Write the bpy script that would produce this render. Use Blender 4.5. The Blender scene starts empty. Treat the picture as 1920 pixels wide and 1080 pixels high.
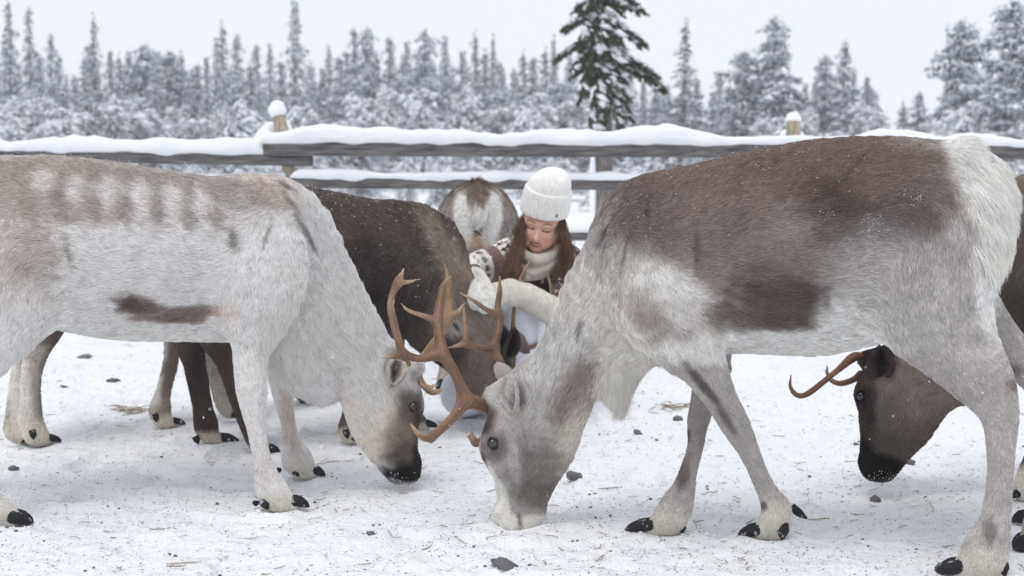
import bpy, math, random
import numpy as np
from mathutils import Vector, Matrix
from mathutils.bvhtree import BVHTree

# ------------------------------------------------------------------ camera, world, light
SC = bpy.context.scene
COL = SC.collection
F_PX = 2667.0
CAM_H = 0.95
HORIZON = 305.0
PITCH = math.atan((540 - HORIZON) / F_PX)
cam = bpy.data.cameras.new('camera')
cam_o = bpy.data.objects.new('camera', cam)
COL.objects.link(cam_o)
cam_o.location = (0, 0, CAM_H)
cam_o.rotation_euler = (math.pi / 2 - PITCH, 0, 0)
cam.lens = F_PX * 36.0 / 1920.0
cam.sensor_width = 36.0
cam.clip_start = 0.05
cam.clip_end = 3000
cam.dof.use_dof = True
cam.dof.focus_distance = 3.55
cam.dof.aperture_fstop = 5.0
SC.camera = cam_o

world = bpy.data.worlds.new('World')
SC.world = world
world.use_nodes = True
wn = world.node_tree
wn.nodes.clear()
w_out = wn.nodes.new('ShaderNodeOutputWorld')
w_bg = wn.nodes.new('ShaderNodeBackground')
w_sky = wn.nodes.new('ShaderNodeTexSky')
w_sky.sky_type = 'NISHITA'
w_sky.sun_disc = False
SUN_ELEV, SUN_ROT = math.radians(66), math.radians(205)
w_sky.sun_elevation = SUN_ELEV
w_sky.sun_rotation = SUN_ROT
w_sky.dust_density = 4.0
w_sky.air_density = 1.2
# a closed cloud deck over the clear sky: nearly even white with faint soft variation
w_mix = wn.nodes.new('ShaderNodeMixRGB')
w_mix.inputs[0].default_value = 0.93
w_co = wn.nodes.new('ShaderNodeTexCoord')
w_no = wn.nodes.new('ShaderNodeTexNoise')
w_no.inputs['Scale'].default_value = 1.6
w_no.inputs['Detail'].default_value = 3
w_rp = wn.nodes.new('ShaderNodeValToRGB')
w_rp.color_ramp.elements[0].position = 0.3
w_rp.color_ramp.elements[0].color = (8.95, 9.35, 10.0, 1)
w_rp.color_ramp.elements[1].position = 0.7
w_rp.color_ramp.elements[1].color = (9.6, 9.9, 10.35, 1)
wn.links.new(w_co.outputs['Generated'], w_no.inputs['Vector'])
wn.links.new(w_no.outputs['Fac'], w_rp.inputs[0])
wn.links.new(w_sky.outputs[0], w_mix.inputs[1])
wn.links.new(w_rp.outputs[0], w_mix.inputs[2])
wn.links.new(w_mix.outputs[0], w_bg.inputs[0])
w_bg.inputs[1].default_value = 0.1
wn.links.new(w_bg.outputs[0], w_out.inputs[0])

sun = bpy.data.lights.new('sun', 'SUN')
sun.energy = 1.1
sun.angle = math.radians(25)
sun.color = (1.0, 0.985, 0.965)
sun_o = bpy.data.objects.new('sun', sun)
COL.objects.link(sun_o)
# the light comes from behind the camera, a little from the left
sd = Vector((math.sin(SUN_ROT) * math.cos(SUN_ELEV), math.cos(SUN_ROT) * math.cos(SUN_ELEV), math.sin(SUN_ELEV)))
sun_o.rotation_euler = sd.to_track_quat('Z', 'Y').to_euler()

SC.view_settings.view_transform = 'Standard'
SC.view_settings.look = 'None'
SC.view_settings.gamma = 1
SC.view_settings.exposure = 0.0
SC.view_settings.use_curve_mapping = False
SC.render.engine = 'CYCLES'
SC.cycles_curves.shape = 'RIBBONS'
SC.cycles.max_bounces = 6
SC.cycles.diffuse_bounces = 4
SC.cycles.transparent_max_bounces = 4
SC.cycles.volume_bounces = 3
SC.cycles.use_denoising = True

# ------------------------------------------------------------------ small tools
CAM = np.array([0.0, 0.0, CAM_H])
FW = np.array([0, math.cos(PITCH), -math.sin(PITCH)])
UP = np.array([0, math.sin(PITCH), math.cos(PITCH)])
RT = np.array([1.0, 0, 0])

def ray(px, py):
    return FW + RT * (px - 960) / F_PX + UP * (540 - py) / F_PX

def at_depth(px, py, d):
    return CAM + ray(px, py) * d

def ground(px, py, z=0.0):
    r = ray(px, py)
    return CAM + r * ((z - CAM_H) / r[2])

def srgb(c, k=1.0):
    c = np.array(c, float) / 255.0
    return np.where(c <= 0.04045, c / 12.92, ((c + 0.055) / 1.055) ** 2.4) * k

def _hash(ix, iy, iz, seed):
    h = (ix * 374761393 + iy * 668265263 + iz * 2147483647 + seed * 1274126177) & 0xffffffff
    h = ((h ^ (h >> 13)) * 1274126177) & 0xffffffff
    h = h ^ (h >> 16)
    return (h & 0xffff) / 65535.0

def noise3(p, scale=1.0, seed=0):
    q = np.asarray(p, float) * scale + 1000.0
    i = np.floor(q).astype(np.int64)
    f = q - i
    f = f * f * (3 - 2 * f)
    r = 0
    for dx in (0, 1):
        for dy in (0, 1):
            for dz in (0, 1):
                w = (f[..., 0] if dx else 1 - f[..., 0]) * (f[..., 1] if dy else 1 - f[..., 1]) * (f[..., 2] if dz else 1 - f[..., 2])
                r = r + w * _hash(i[..., 0] + dx, i[..., 1] + dy, i[..., 2] + dz, seed)
    return r * 2 - 1

def fbm(p, scale, oct=3, seed=0):
    r, a = 0, 1.0
    for o in range(oct):
        r = r + a * noise3(p, scale * 2 ** o, seed + o * 17)
        a *= 0.5
    return r / 1.6

def sstep(x, a, b):
    t = np.clip((x - a) / (b - a), 0, 1)
    return t * t * (3 - 2 * t)

def unit(v):
    v = np.asarray(v, float)
    return v / np.maximum(np.linalg.norm(v, axis=-1, keepdims=True), 1e-9)

def tag(o, label=None, cat=None, group=None, kind=None):
    if label: o['label'] = label
    if cat: o['category'] = cat
    if group: o['group'] = group
    if kind: o['kind'] = kind
    return o

def empty(name, loc):
    o = bpy.data.objects.new(name, None)
    COL.objects.link(o)
    o.location = loc
    o.empty_display_size = 0.1
    return o

def link_mesh(name, me, mat, parent=None, loc=None):
    o = bpy.data.objects.new(name, me)
    COL.objects.link(o)
    if mat is not None and not me.materials:
        me.materials.append(mat)
    if parent is not None:
        o.parent = parent
        if loc is None:     # vertices in world space: undo the parent's location
            o.location = -Vector(parent.location) if parent.parent is None else (0, 0, 0)
    if loc is not None:
        o.location = loc
    return o

def np_mesh(name, V, F, smooth=True, colors=None, cname='tint'):
    """V (n,3), F (m,k) all faces same size, or a list of such arrays"""
    me = bpy.data.meshes.new(name)
    Fs = F if isinstance(F, list) else [F]
    Fs = [np.asarray(f, np.int64) for f in Fs if len(f)]
    me.vertices.add(len(V))
    me.vertices.foreach_set('co', np.asarray(V, np.float32).ravel())
    nl = sum(f.size for f in Fs)
    me.loops.add(nl)
    me.loops.foreach_set('vertex_index', np.concatenate([f.ravel() for f in Fs]).astype(np.int32))
    npoly = sum(len(f) for f in Fs)
    me.polygons.add(npoly)
    tot = np.concatenate([np.full(len(f), f.shape[1]) for f in Fs])
    st = np.concatenate([[0], np.cumsum(tot)[:-1]])
    me.polygons.foreach_set('loop_start', st.astype(np.int32))
    me.polygons.foreach_set('use_smooth', np.full(npoly, smooth))
    me.update(calc_edges=True)
    me.validate()
    if colors is not None:
        a = me.color_attributes.new(cname, 'FLOAT_COLOR', 'POINT')
        c = np.ones((len(V), 4), np.float32)
        c[:, :3] = colors
        a.data.foreach_set('color', c.ravel())
    return me

class MB:
    """collects simple shapes and makes one mesh"""
    def __init__(self):
        self.V, self.Q, self.T, self.n, self.C = [], [], [], 0, []
    def add(self, V, Q=None, T=None, c=None):
        V = np.asarray(V, float)
        self.V.append(V)
        if Q is not None and len(Q): self.Q.append(np.asarray(Q) + self.n)
        if T is not None and len(T): self.T.append(np.asarray(T) + self.n)
        self.C.append(np.tile(np.array(c if c is not None else (1, 1, 1), float), (len(V), 1)))
        self.n += len(V)
    def tube(self, P, R, seg=10, lat=None, R2=None, c=None, cap=True):
        """P points; R radius in the plane, R2 radius along lat"""
        P = np.asarray(P, float); n = len(P)
        R = np.broadcast_to(R, n); R2 = R if R2 is None else np.broadcast_to(R2, n)
        T = unit(np.gradient(P, axis=0))
        if lat is None:
            m = unit(P[-1] - P[0])
            lat = np.cross(m, [0, 0, 1.0]) if abs(m[2]) < 0.9 else np.array([1.0, 0, 0])
        L = unit(np.asarray(lat, float) - T * (T @ np.asarray(lat, float))[:, None])
        B = np.cross(T, L)
        a = np.arange(seg) * 2 * math.pi / seg
        V = P[:, None] + np.cos(a)[None, :, None] * B[:, None] * R[:, None, None] + np.sin(a)[None, :, None] * L[:, None] * R2[:, None, None]
        V = V.reshape(-1, 3)
        Q = []
        for i in range(n - 1):
            for j in range(seg):
                k = (j + 1) % seg
                Q.append((i * seg + j, i * seg + k, (i + 1) * seg + k, (i + 1) * seg + j))
        V = np.vstack([V, P[0], P[-1]])
        Tt = []
        if cap:
            for j in range(seg):
                k = (j + 1) % seg
                Tt.append((n * seg, k, j)); Tt.append((n * seg + 1, (n - 1) * seg + j, (n - 1) * seg + k))
        self.add(V, Q, Tt, c)
    def box(self, lo, hi, c=None):
        x0, y0, z0 = lo; x1, y1, z1 = hi
        V = [(x0, y0, z0), (x1, y0, z0), (x1, y1, z0), (x0, y1, z0), (x0, y0, z1), (x1, y0, z1), (x1, y1, z1), (x0, y1, z1)]
        self.add(V, [(0, 3, 2, 1), (4, 5, 6, 7), (0, 1, 5, 4), (1, 2, 6, 5), (2, 3, 7, 6), (3, 0, 4, 7)], None, c)
    def mesh(self, name, smooth=True, colors=False):
        V = np.vstack(self.V)
        F = []
        if self.Q: F.append(np.vstack(self.Q))
        if self.T: F.append(np.vstack(self.T))
        return np_mesh(name, V, F, smooth, np.vstack(self.C) if colors else None)

# ------------------------------------------------------------------ materials
def new_mat(name):
    m = bpy.data.materials.new(name)
    m.use_nodes = True
    nt = m.node_tree
    b = nt.nodes['Principled BSDF']
    return m, nt, b

def noise_mat(name, c1, c2, scale=5, rough=0.8, bump=0.0, bscale=None, stretch=None, spec=0.3, lo=0.35, hi=0.65, detail=5, dist=0.01):
    m, nt, b = new_mat(name)
    co = nt.nodes.new('ShaderNodeTexCoord')
    mp = nt.nodes.new('ShaderNodeMapping')
    if stretch: mp.inputs['Scale'].default_value = stretch
    nt.links.new(co.outputs['Object'], mp.inputs[0])
    n = nt.nodes.new('ShaderNodeTexNoise')
    n.inputs['Scale'].default_value = scale
    n.inputs['Detail'].default_value = detail
    nt.links.new(mp.outputs[0], n.inputs['Vector'])
    r = nt.nodes.new('ShaderNodeValToRGB')
    r.color_ramp.elements[0].position = lo
    r.color_ramp.elements[1].position = hi
    r.color_ramp.elements[0].color = (*c1, 1)
    r.color_ramp.elements[1].color = (*c2, 1)
    nt.links.new(n.outputs['Fac'], r.inputs[0])
    nt.links.new(r.outputs[0], b.inputs['Base Color'])
    b.inputs['Roughness'].default_value = rough
    b.inputs['Specular IOR Level'].default_value = spec
    if bump:
        n2 = nt.nodes.new('ShaderNodeTexNoise')
        n2.inputs['Scale'].default_value = bscale or scale * 3
        n2.inputs['Detail'].default_value = 6
        nt.links.new(mp.outputs[0], n2.inputs['Vector'])
        bp = nt.nodes.new('ShaderNodeBump')
        bp.inputs['Strength'].default_value = bump
        bp.inputs['Distance'].default_value = dist
        nt.links.new(n2.outputs['Fac'], bp.inputs['Height'])
        nt.links.new(bp.outputs[0], b.inputs['Normal'])
    return m

def attr_mat(name, rough=0.7, spec=0.2, vary=0.0, scale=200, bump=0.0, sheen=0.0, sss=0.0, attr='tint', stretch=None):
    m, nt, b = new_mat(name)
    a = nt.nodes.new('ShaderNodeAttribute')
    a.attribute_name = attr
    src = a.outputs['Color']
    if vary or bump:
        co = nt.nodes.new('ShaderNodeTexCoord')
        mp = nt.nodes.new('ShaderNodeMapping')
        if stretch: mp.inputs['Scale'].default_value = stretch
        nt.links.new(co.outputs['Object'], mp.inputs[0])
        n = nt.nodes.new('ShaderNodeTexNoise')
        n.inputs['Scale'].default_value = scale
        n.inputs['Detail'].default_value = 4
        nt.links.new(mp.outputs[0], n.inputs['Vector'])
        if vary:
            r = nt.nodes.new('ShaderNodeMapRange')
            r.inputs[1].default_value = 0.3; r.inputs[2].default_value = 0.7
            r.inputs[3].default_value = 1 - vary; r.inputs[4].default_value = 1 + vary
            nt.links.new(n.outputs['Fac'], r.inputs[0])
            v = nt.nodes.new('ShaderNodeVectorMath'); v.operation = 'SCALE'
            nt.links.new(src, v.inputs[0]); nt.links.new(r.outputs[0], v.inputs['Scale'])
            src = v.outputs[0]
        if bump:
            bp = nt.nodes.new('ShaderNodeBump')
            bp.inputs['Strength'].default_value = bump
            bp.inputs['Distance'].default_value = 0.004
            nt.links.new(n.outputs['Fac'], bp.inputs['Height'])
            nt.links.new(bp.outputs[0], b.inputs['Normal'])
    nt.links.new(src, b.inputs['Base Color'])
    b.inputs['Roughness'].default_value = rough
    b.inputs['Specular IOR Level'].default_value = spec
    if sheen:
        b.inputs['Sheen Weight'].default_value = sheen
    if sss:
        b.inputs['Subsurface Weight'].default_value = sss
        b.inputs['Subsurface Radius'].default_value = (0.012, 0.005, 0.003)
        b.inputs['Subsurface Scale'].default_value = 1.0
    return m

M_SKIN_HIDE = attr_mat('hide', rough=0.9, spec=0.05)
M_FUR = attr_mat('fur_strand', rough=0.55, spec=0.25)
M_ANTLER = attr_mat('antler_bone', rough=.5, spec=.35, vary=.12, scale=160, bump=.5, stretch=(1, 1, .35))
M_HOOF = noise_mat('hoof_horn', srgb((34, 33, 36)), srgb((190, 192, 198)), 55, 0.72, 0.4, 120, None, 0.3, lo=.60, hi=.72, dist=0.003)
M_SNOWCAP = noise_mat('fresh_snow', (0.84, 0.86, 0.90), (0.90, 0.91, 0.93), 6, 0.9, 0.35, 25, None, 0.15, dist=0.02)

def eye_mat():
    m, nt, b = new_mat('eye_dark')
    b.inputs['Base Color'].default_value = (0.012, 0.010, 0.012, 1)
    b.inputs['Roughness'].default_value = 0.08
    b.inputs['Coat Weight'].default_value = 1.0
    return m
M_EYE = eye_mat()

# ------------------------------------------------------------------ implicit bodies
def catmull(P, sub):
    P = np.asarray(P, float)
    if len(P) < 3 or sub < 2:
        return P
    E = np.vstack([2 * P[0] - P[1], P, 2 * P[-1] - P[-2]])
    out = []
    for i in range(1, len(E) - 2):
        for j in range(sub):
            t = j / sub
            out.append(0.5 * ((2 * E[i]) + (-E[i - 1] + E[i + 1]) * t + (2 * E[i - 1] - 5 * E[i] + 4 * E[i + 1] - E[i + 2]) * t * t
                              + (-E[i - 1] + 3 * E[i] - 3 * E[i + 1] + E[i + 2]) * t ** 3))
    out.append(E[-2])
    return np.array(out)

class Chain:
    """rounded tapering limb with an oval section: a across, b along lat"""
    def __init__(self, P, a, b, lat, k=0.02, flow=1, sub=3, cut=False, name=''):
        D = np.column_stack([P, a, b])
        D = catmull(D, sub)
        self.P, self.a, self.b = D[:, :3], np.maximum(D[:, 3], 0.002), np.maximum(D[:, 4], 0.002)
        self.lat = unit(lat); self.k = k; self.flow = flow; self.cut = cut; self.name = name
    def segs(self):
        for i in range(len(self.P) - 1):
            yield self.P[i], self.P[i + 1], self.a[i], self.a[i + 1], self.b[i], self.b[i + 1]
    def seg_d(self, X, s):
        p0, p1, a0, a1, b0, b1 = s
        u = p1 - p0; L = np.linalg.norm(u)
        if L < 1e-6: u = np.array([0, 0, 1.0]); L = 1e-6
        else: u = u / L
        l = self.lat - u * (u @ self.lat); l /= max(np.linalg.norm(l), 1e-6)
        v = np.cross(u, l)
        q = X - p0
        tu = q @ u
        t = np.clip(tu / L, 0, 1)
        e = tu - t * L
        a = a0 + (a1 - a0) * t; b = b0 + (b1 - b0) * t
        c = np.minimum(a, b)
        x, y = q @ v, q @ l
        k0 = np.sqrt((x / a) ** 2 + (y / b) ** 2 + (e / c) ** 2)
        k1 = np.sqrt((x / a ** 2) ** 2 + (y / b ** 2) ** 2 + (e / c ** 2) ** 2)
        return np.where(k0 < 1e-4, -c, k0 * (k0 - 1) / np.maximum(k1, 1e-6)), u
    def dist_flow(self, X):
        best = np.full(len(X), 9.0, np.float64); fl = np.zeros((len(X), 3))
        for s in self.segs():
            d, u = self.seg_d(X, s)
            m = d < best
            best[m] = d[m]; fl[m] = u * self.flow
        return best, fl

def smin(a, b, k):
    h = np.maximum(k - np.abs(a - b), 0) / k
    return np.minimum(a, b) - h * h * k * 0.25

def smax(a, b, k):
    return -smin(-a, -b, k)

def build_field(chains, h, pad=0.05):
    lo = np.min([(c.P - np.maximum(c.a, c.b)[:, None]).min(0) for c in chains if not c.cut], 0) - pad
    hi = np.max([(c.P + np.maximum(c.a, c.b)[:, None]).max(0) for c in chains if not c.cut], 0) + pad
    n = np.ceil((hi - lo) / h).astype(int) + 1
    D = np.full(n, 0.08, np.float32)
    ax = [lo[i] + np.arange(n[i]) * h for i in range(3)]
    for c in chains:
        clo = (c.P - np.maximum(c.a, c.b)[:, None]).min(0) - 0.05
        chi = (c.P + np.maximum(c.a, c.b)[:, None]).max(0) + 0.05
        i0 = np.clip(np.floor((clo - lo) / h).astype(int), 0, n - 1); i1 = np.clip(np.ceil((chi - lo) / h).astype(int) + 1, 1, n)
        sub = np.full(i1 - i0, 0.08, np.float32)
        for s in c.segs():
            r0 = max(s[2], s[4]); r1 = max(s[3], s[5])
            slo = np.minimum(s[0] - r0, s[1] - r1) - 0.05; shi = np.maximum(s[0] + r0, s[1] + r1) + 0.05
            j0 = np.clip(np.floor((slo - lo) / h).astype(int), i0, i1); j1 = np.clip(np.ceil((shi - lo) / h).astype(int) + 1, i0, i1)
            if (j1 <= j0).any(): continue
            G = np.stack(np.meshgrid(*[ax[i][j0[i]:j1[i]] for i in range(3)], indexing='ij'), -1).reshape(-1, 3)
            d, _ = c.seg_d(G, s)
            d = d.reshape(j1 - j0).astype(np.float32)
            sl = tuple(slice(j0[i] - i0[i], j1[i] - i0[i]) for i in range(3))
            sub[sl] = np.minimum(sub[sl], d)
        sl = tuple(slice(i0[i], i1[i]) for i in range(3))
        if c.cut: D[sl] = smax(D[sl], -sub, c.k)
        else: D[sl] = smin(D[sl], sub, c.k)
    return D, lo

def surface_nets(D, lo, h):
    s = D < 0
    c = [s[i:s.shape[0] - 1 + i, j:s.shape[1] - 1 + j, k:s.shape[2] - 1 + k] for i in (0, 1) for j in (0, 1) for k in (0, 1)]
    cnt = sum(x.astype(np.int8) for x in c)
    act = (cnt > 0) & (cnt < 8)
    idx = np.argwhere(act)
    vid = np.full(act.shape, -1, np.int64)
    vid[tuple(idx.T)] = np.arange(len(idx))
    pos = np.zeros((len(idx), 3)); num = np.zeros(len(idx))
    corners = [(i, j, k) for i in (0, 1) for j in (0, 1) for k in (0, 1)]
    for A in corners:
        for axis in range(3):
            if A[axis]: continue
            B = list(A); B[axis] = 1; B = tuple(B)
            a = D[idx[:, 0] + A[0], idx[:, 1] + A[1], idx[:, 2] + A[2]]; b = D[idx[:, 0] + B[0], idx[:, 1] + B[1], idx[:, 2] + B[2]]
            m = (a < 0) != (b < 0)
            t = np.where(m, a / np.where(m, a - b, 1), 0)
            p = np.array(A, float)[None] + (np.array(B) - np.array(A))[None] * t[:, None]
            pos += p * m[:, None]; num += m
    V = lo + (idx + pos / num[:, None]) * h
    Q = []
    for axis in range(3):
        o1, o2 = [(1, 2), (2, 0), (0, 1)][axis]
        a = [slice(None)] * 3; b = [slice(None)] * 3
        a[axis] = slice(0, -1); b[axis] = slice(1, None)
        for o in (o1, o2):
            a[o] = slice(1, -1); b[o] = slice(1, -1)
        sa, sb = s[tuple(a)], s[tuple(b)]
        e = np.argwhere(sa != sb)
        off = np.zeros(3, int); off[o1] = 1; off[o2] = 1
        e2 = e + off
        u1 = np.zeros(3, int); u1[o1] = -1
        u2 = np.zeros(3, int); u2[o2] = -1
        q = [vid[tuple((e2 + d).T)] for d in (u1 + u2, u2, 0 * u1, u1)]
        q = np.stack(q, 1)
        inside = sa[tuple(e.T)]
        q[~inside] = q[~inside][:, ::-1]
        Q.append(q)
    return V, np.vstack(Q)

def smooth_mesh(V, Q, it=2, lam=0.5):
    e = np.vstack([Q[:, [0, 1]], Q[:, [1, 2]], Q[:, [2, 3]], Q[:, [3, 0]]])
    n = len(V)
    deg = np.bincount(e[:, 0], minlength=n) + np.bincount(e[:, 1], minlength=n)
    for _ in range(it):
        S = np.zeros_like(V)
        for k in range(3):
            S[:, k] = np.bincount(e[:, 0], V[e[:, 1], k], n) + np.bincount(e[:, 1], V[e[:, 0], k], n)
        V = V + lam * (S / deg[:, None] - V)
    return V

def vert_normals(V, Q):
    n = np.cross(V[Q[:, 2]] - V[Q[:, 0]], V[Q[:, 3]] - V[Q[:, 1]])
    N = np.zeros_like(V)
    for j in range(4):
        for k in range(3):
            N[:, k] += np.bincount(Q[:, j], n[:, k], len(V))
    return unit(N)

def sdf_mesh(chains, h, smooth=1, pad=0.05):
    D, lo = build_field(chains, h, pad)
    V, Q = surface_nets(D, lo, h)
    V = smooth_mesh(V, Q, smooth)
    return V, Q

# ------------------------------------------------------------------ fur
def make_curves(name, P, R, C, mat, parent):
    """P (n,k,3) points, R (n,k) radii, C (n,3) colours"""
    n, k, _ = P.shape
    cu = bpy.data.hair_curves.new(name)
    cu.add_curves([k] * n)
    cu.position_data.foreach_set('vector', P.astype(np.float32).ravel())
    ra = cu.attributes.get('radius') or cu.attributes.new('radius', 'FLOAT', 'POINT')
    ra.data.foreach_set('value', R.astype(np.float32).ravel())
    ca = cu.attributes.new('tint', 'FLOAT_COLOR', 'CURVE')
    cc = np.ones((n, 4), np.float32); cc[:, :3] = np.clip(C, 0.002, 0.95)
    ca.data.foreach_set('color', cc.ravel())
    cu.materials.append(mat)
    o = bpy.data.objects.new(name, cu)
    COL.objects.link(o)
    if parent is not None:
        o.parent = parent
        o.location = -Vector(parent.location)
    return o

def grow_fur(name, parent, V, Q, N, flow, color, length, count, seed=0, width=0.0007, lift=0.28, k=4, dens=None, droop=0.0, mat=None, vary=0.18, clump=0.5):
    rng = np.random.default_rng(seed)
    T = np.vstack([Q[:, [0, 1, 2]], Q[:, [0, 2, 3]]])
    A = np.linalg.norm(np.cross(V[T[:, 1]] - V[T[:, 0]], V[T[:, 2]] - V[T[:, 0]]), axis=1)
    w = A * (dens[T].mean(1) if dens is not None else 1.0)
    w = w / w.sum()
    ti = rng.choice(len(T), count, p=w)
    r1 = np.sqrt(rng.random(count)); r2 = rng.random(count)
    bw = np.stack([1 - r1, r1 * (1 - r2), r1 * r2], 1)
    tt = T[ti]
    def lerp(A_): return (A_[tt] * (bw[..., None] if A_.ndim == 2 else bw)).sum(1)
    P0, n, f, c, L = lerp(V), unit(lerp(N)), lerp(flow), lerp(color), lerp(length)
    ok = L > 0.0015
    P0, n, f, c, L = P0[ok], n[ok], f[ok], c[ok], L[ok]
    m = len(P0)
    # locks: neighbours lean the same way
    sw = np.stack([noise3(P0, 28, seed + 1), noise3(P0, 28, seed + 2), noise3(P0, 28, seed + 3)], 1)
    sw2 = np.stack([noise3(P0, 90, seed + 4), noise3(P0, 90, seed + 5), noise3(P0, 90, seed + 6)], 1)
    f = unit(f - n * (f * n).sum(1)[:, None]) + clump * (0.60 * sw + 0.42 * sw2) + rng.normal(0, 0.13, (m, 3))
    f = unit(f - n * (f * n).sum(1)[:, None])
    lf = lift * (0.7 + 0.6 * rng.random(m) + 0.5 * noise3(P0, 60, seed + 7))
    L = L * (0.65 + 0.6 * rng.random(m)) * (1 + 0.25 * noise3(P0, 25, seed + 8))
    d0 = unit(f + n * (lf * 1.9)[:, None]); d1 = unit(f + n * (lf * 0.35)[:, None])
    pts = [P0 - n * 0.001]
    p = P0.copy()
    for j in range(1, k):
        t = j / (k - 1)
        d = unit(d0 * (1 - t) + d1 * t + np.array([0, 0, -1.0]) * droop * t)
        p = p + d * (L / (k - 1))[:, None]
        pts.append(p.copy())
    Pp = np.stack(pts, 1)
    prof = np.array([1.0, 0.95, 0.75, 0.2]) if k == 4 else np.linspace(1, 0.2, k)
    R = width * (0.7 + 0.6 * rng.random(m))[:, None] * prof[None]
    c = c * (1 + vary * rng.normal(0, 1, m) + 0.10 * noise3(P0, 70, seed + 9) + 0.09 * noise3(P0, 160, seed + 12))[:, None]
    return make_curves(name, Pp, R, np.clip(c, 0.006, 0.92), mat or M_FUR, parent)
# ------------------------------------------------------------------ reindeer
def cool(c):
    c = srgb(c); g = c.mean()
    return (c * .92 + g * .08) * np.array([.99, 1.0, 1.01])

class Deer:
    def __init__(self, A, B, label, seed=0, group='reindeer standing and grazing in the snowy pen'):
        self.A, self.B = ground(*A), ground(*B)
        t = self.B - self.A; t[2] = 0; self.t = unit(t)
        n = np.array([self.t[1], -self.t[0], 0]);
        if n[1] > 0: n = -n
        self.n = n
        self.chains, self.cb, self.lb = [], [], []
        self.seed = seed; self.gain = 1.16
        mid = (self.A + self.B) / 2
        self.root = empty('reindeer', Vector((mid[0], mid[1], 0)))
        tag(self.root, label, 'reindeer', group)
    def P(self, x, y, off=0.0):
        r = ray(x, y)
        k = (self.n @ (self.A + self.n * off - CAM)) / (self.n @ r)
        return CAM + r * k
    def sc(self, x, y=600, off=0.0):
        return F_PX / ((self.P(x, y, off) - CAM) @ FW)
    def chain(self, pts, b, off=0.0, k=0.03, flow=1, inset=0.004, sub=3, cut=False, length=0.018, name='', b2=None):
        n = len(pts)
        offs = np.broadcast_to(off, n); bs = np.broadcast_to(b, n)
        P = np.array([self.P(p[0], p[1], o) for p, o in zip(pts, offs)])
        a = np.array([p[2] / self.sc(p[0], p[1], o) for p, o in zip(pts, offs)]) - (0 if cut else inset)
        c = Chain(P, a, bs, self.n, k, flow, sub, cut, name)
        c.length = length
        self.chains.append(c)
        return c
    def leg(self, pts, off_top, foot, ratio=0.8, k=0.035, length=0.009, b0=None, top_n=1, name='leg'):
        g = ground(*foot)
        of = self.n @ (g - self.A)
        y0 = pts[0][1]; y1 = foot[1]
        offs = [off_top + (of - off_top) * sstep((p[1] - y0) / (y1 - y0), 0.0, 0.8) for p in pts]
        bs = [max(p[2] / self.sc(p[0], p[1], o) * ratio, 0.014) for p, o in zip(pts, offs)]
        if b0: 
            for i in range(min(top_n, len(bs))): bs[i] = b0 * (1 - 0.2 * i)
        self.chain(pts, bs, offs, k=k, length=length, inset=0.0035, name=name)
        return of
    def col(self, x, y, rx, ry, c, ang=0, soft=0.35, off=0.18, s=1.0, noisy=0.25):
        P = self.P(x, y, off); sc = self.sc(x, y, off)
        self.cb.append((P, rx / sc, ry / sc, math.radians(ang), cool(c), soft, s, noisy))
    def leng(self, x, y, rx, ry, L, off=0.15):
        P = self.P(x, y, off); sc = self.sc(x, y, off)
        self.lb.append((P, rx / sc, ry / sc, L))
    def finish(self, h, base, count, width=0.0007, smooth=1, lift=0.28, speckle=0.12):
        V, Q = sdf_mesh(self.chains, h, smooth)
        self.V, self.Q = V, Q
        N = vert_normals(V, Q)
        # the winding should face outwards
        if ((V - V.mean(0)) * N).sum() < 0:
            Q = Q[:, ::-1]; N = -N; self.Q = Q
        self.N = N
        W = 0; FL = 0; LE = 0
        for c in self.chains:
            if c.cut: continue
            d, fl = c.dist_flow(V)
            w = np.exp(-np.clip(d, -0.02, 0.3) / 0.012)
            W = W + w; FL = FL + fl * w[:, None]; LE = LE + c.length * w
        FL = FL / W[:, None]; LE = LE / W
        u = V @ self.t; z = V[:, 2]
        C = np.tile(cool(base), (len(V), 1))
        C = C * (1 + speckle * fbm(V, 14, 3, self.seed))[:, None]
        nz = 0.75 * fbm(V, 22, 3, self.seed + 5) + 0.75 * fbm(V * np.array([0.35, 1, 1]), 75, 2, self.seed + 6)
        # each patch stretches along the fur
        for P, rx, ry, ang, c, soft, s, noisy in self.cb:
            du, dz = u - P @ self.t, z - P[2]
            sx = 1.0 if self.t[0] > 0 else -1.0
            du = du * sx
            ca, sa = math.cos(ang), math.sin(ang)
            a = (du * ca + dz * sa) / rx; b = (-du * sa + dz * ca) / ry
            r = np.sqrt(a * a + b * b) + noisy * nz
            w = (1 - sstep(r, 1 - soft, 1 + soft)) * s
            C = C * (1 - w[:, None]) + c * w[:, None]
        for P, rx, ry, L in self.lb:
            du, dz = u - P @ self.t, z - P[2]
            r = np.sqrt((du / rx) ** 2 + (dz / ry) ** 2)
            w = 1 - sstep(r, 0.7, 1.2)
            LE = LE * (1 - w) + L * w
        C = C * (1 + 0.07 * fbm(V, 60, 2, self.seed + 9) + 0.10 * fbm(V * np.array([0.4, 1, 1]), 34, 2, self.seed + 10))[:, None]
        C = C * self.gain
        mx = C.max(1, keepdims=True); C = C * np.minimum(1, 0.86 / mx)
        self.C, self.FL, self.LE = C, FL, LE
        me = np_mesh('body', V, Q, True, C * 0.85)
        link_mesh('body', me, M_SKIN_HIDE, self.root)
        if count:
            grow_fur('coat', self.root, V, Q, N, FL, C, LE, count, self.seed, width, lift)
        self.bvh = BVHTree.FromPolygons([Vector(v) for v in V], Q.tolist())
    def hit(self, x, y):
        loc, nor, i, d = self.bvh.ray_cast(Vector(CAM), Vector(ray(x, y)))
        return (np.array(loc), np.array(nor)) if loc is not None else (self.P(x, y, 0.05), -ray(x, y))
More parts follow.
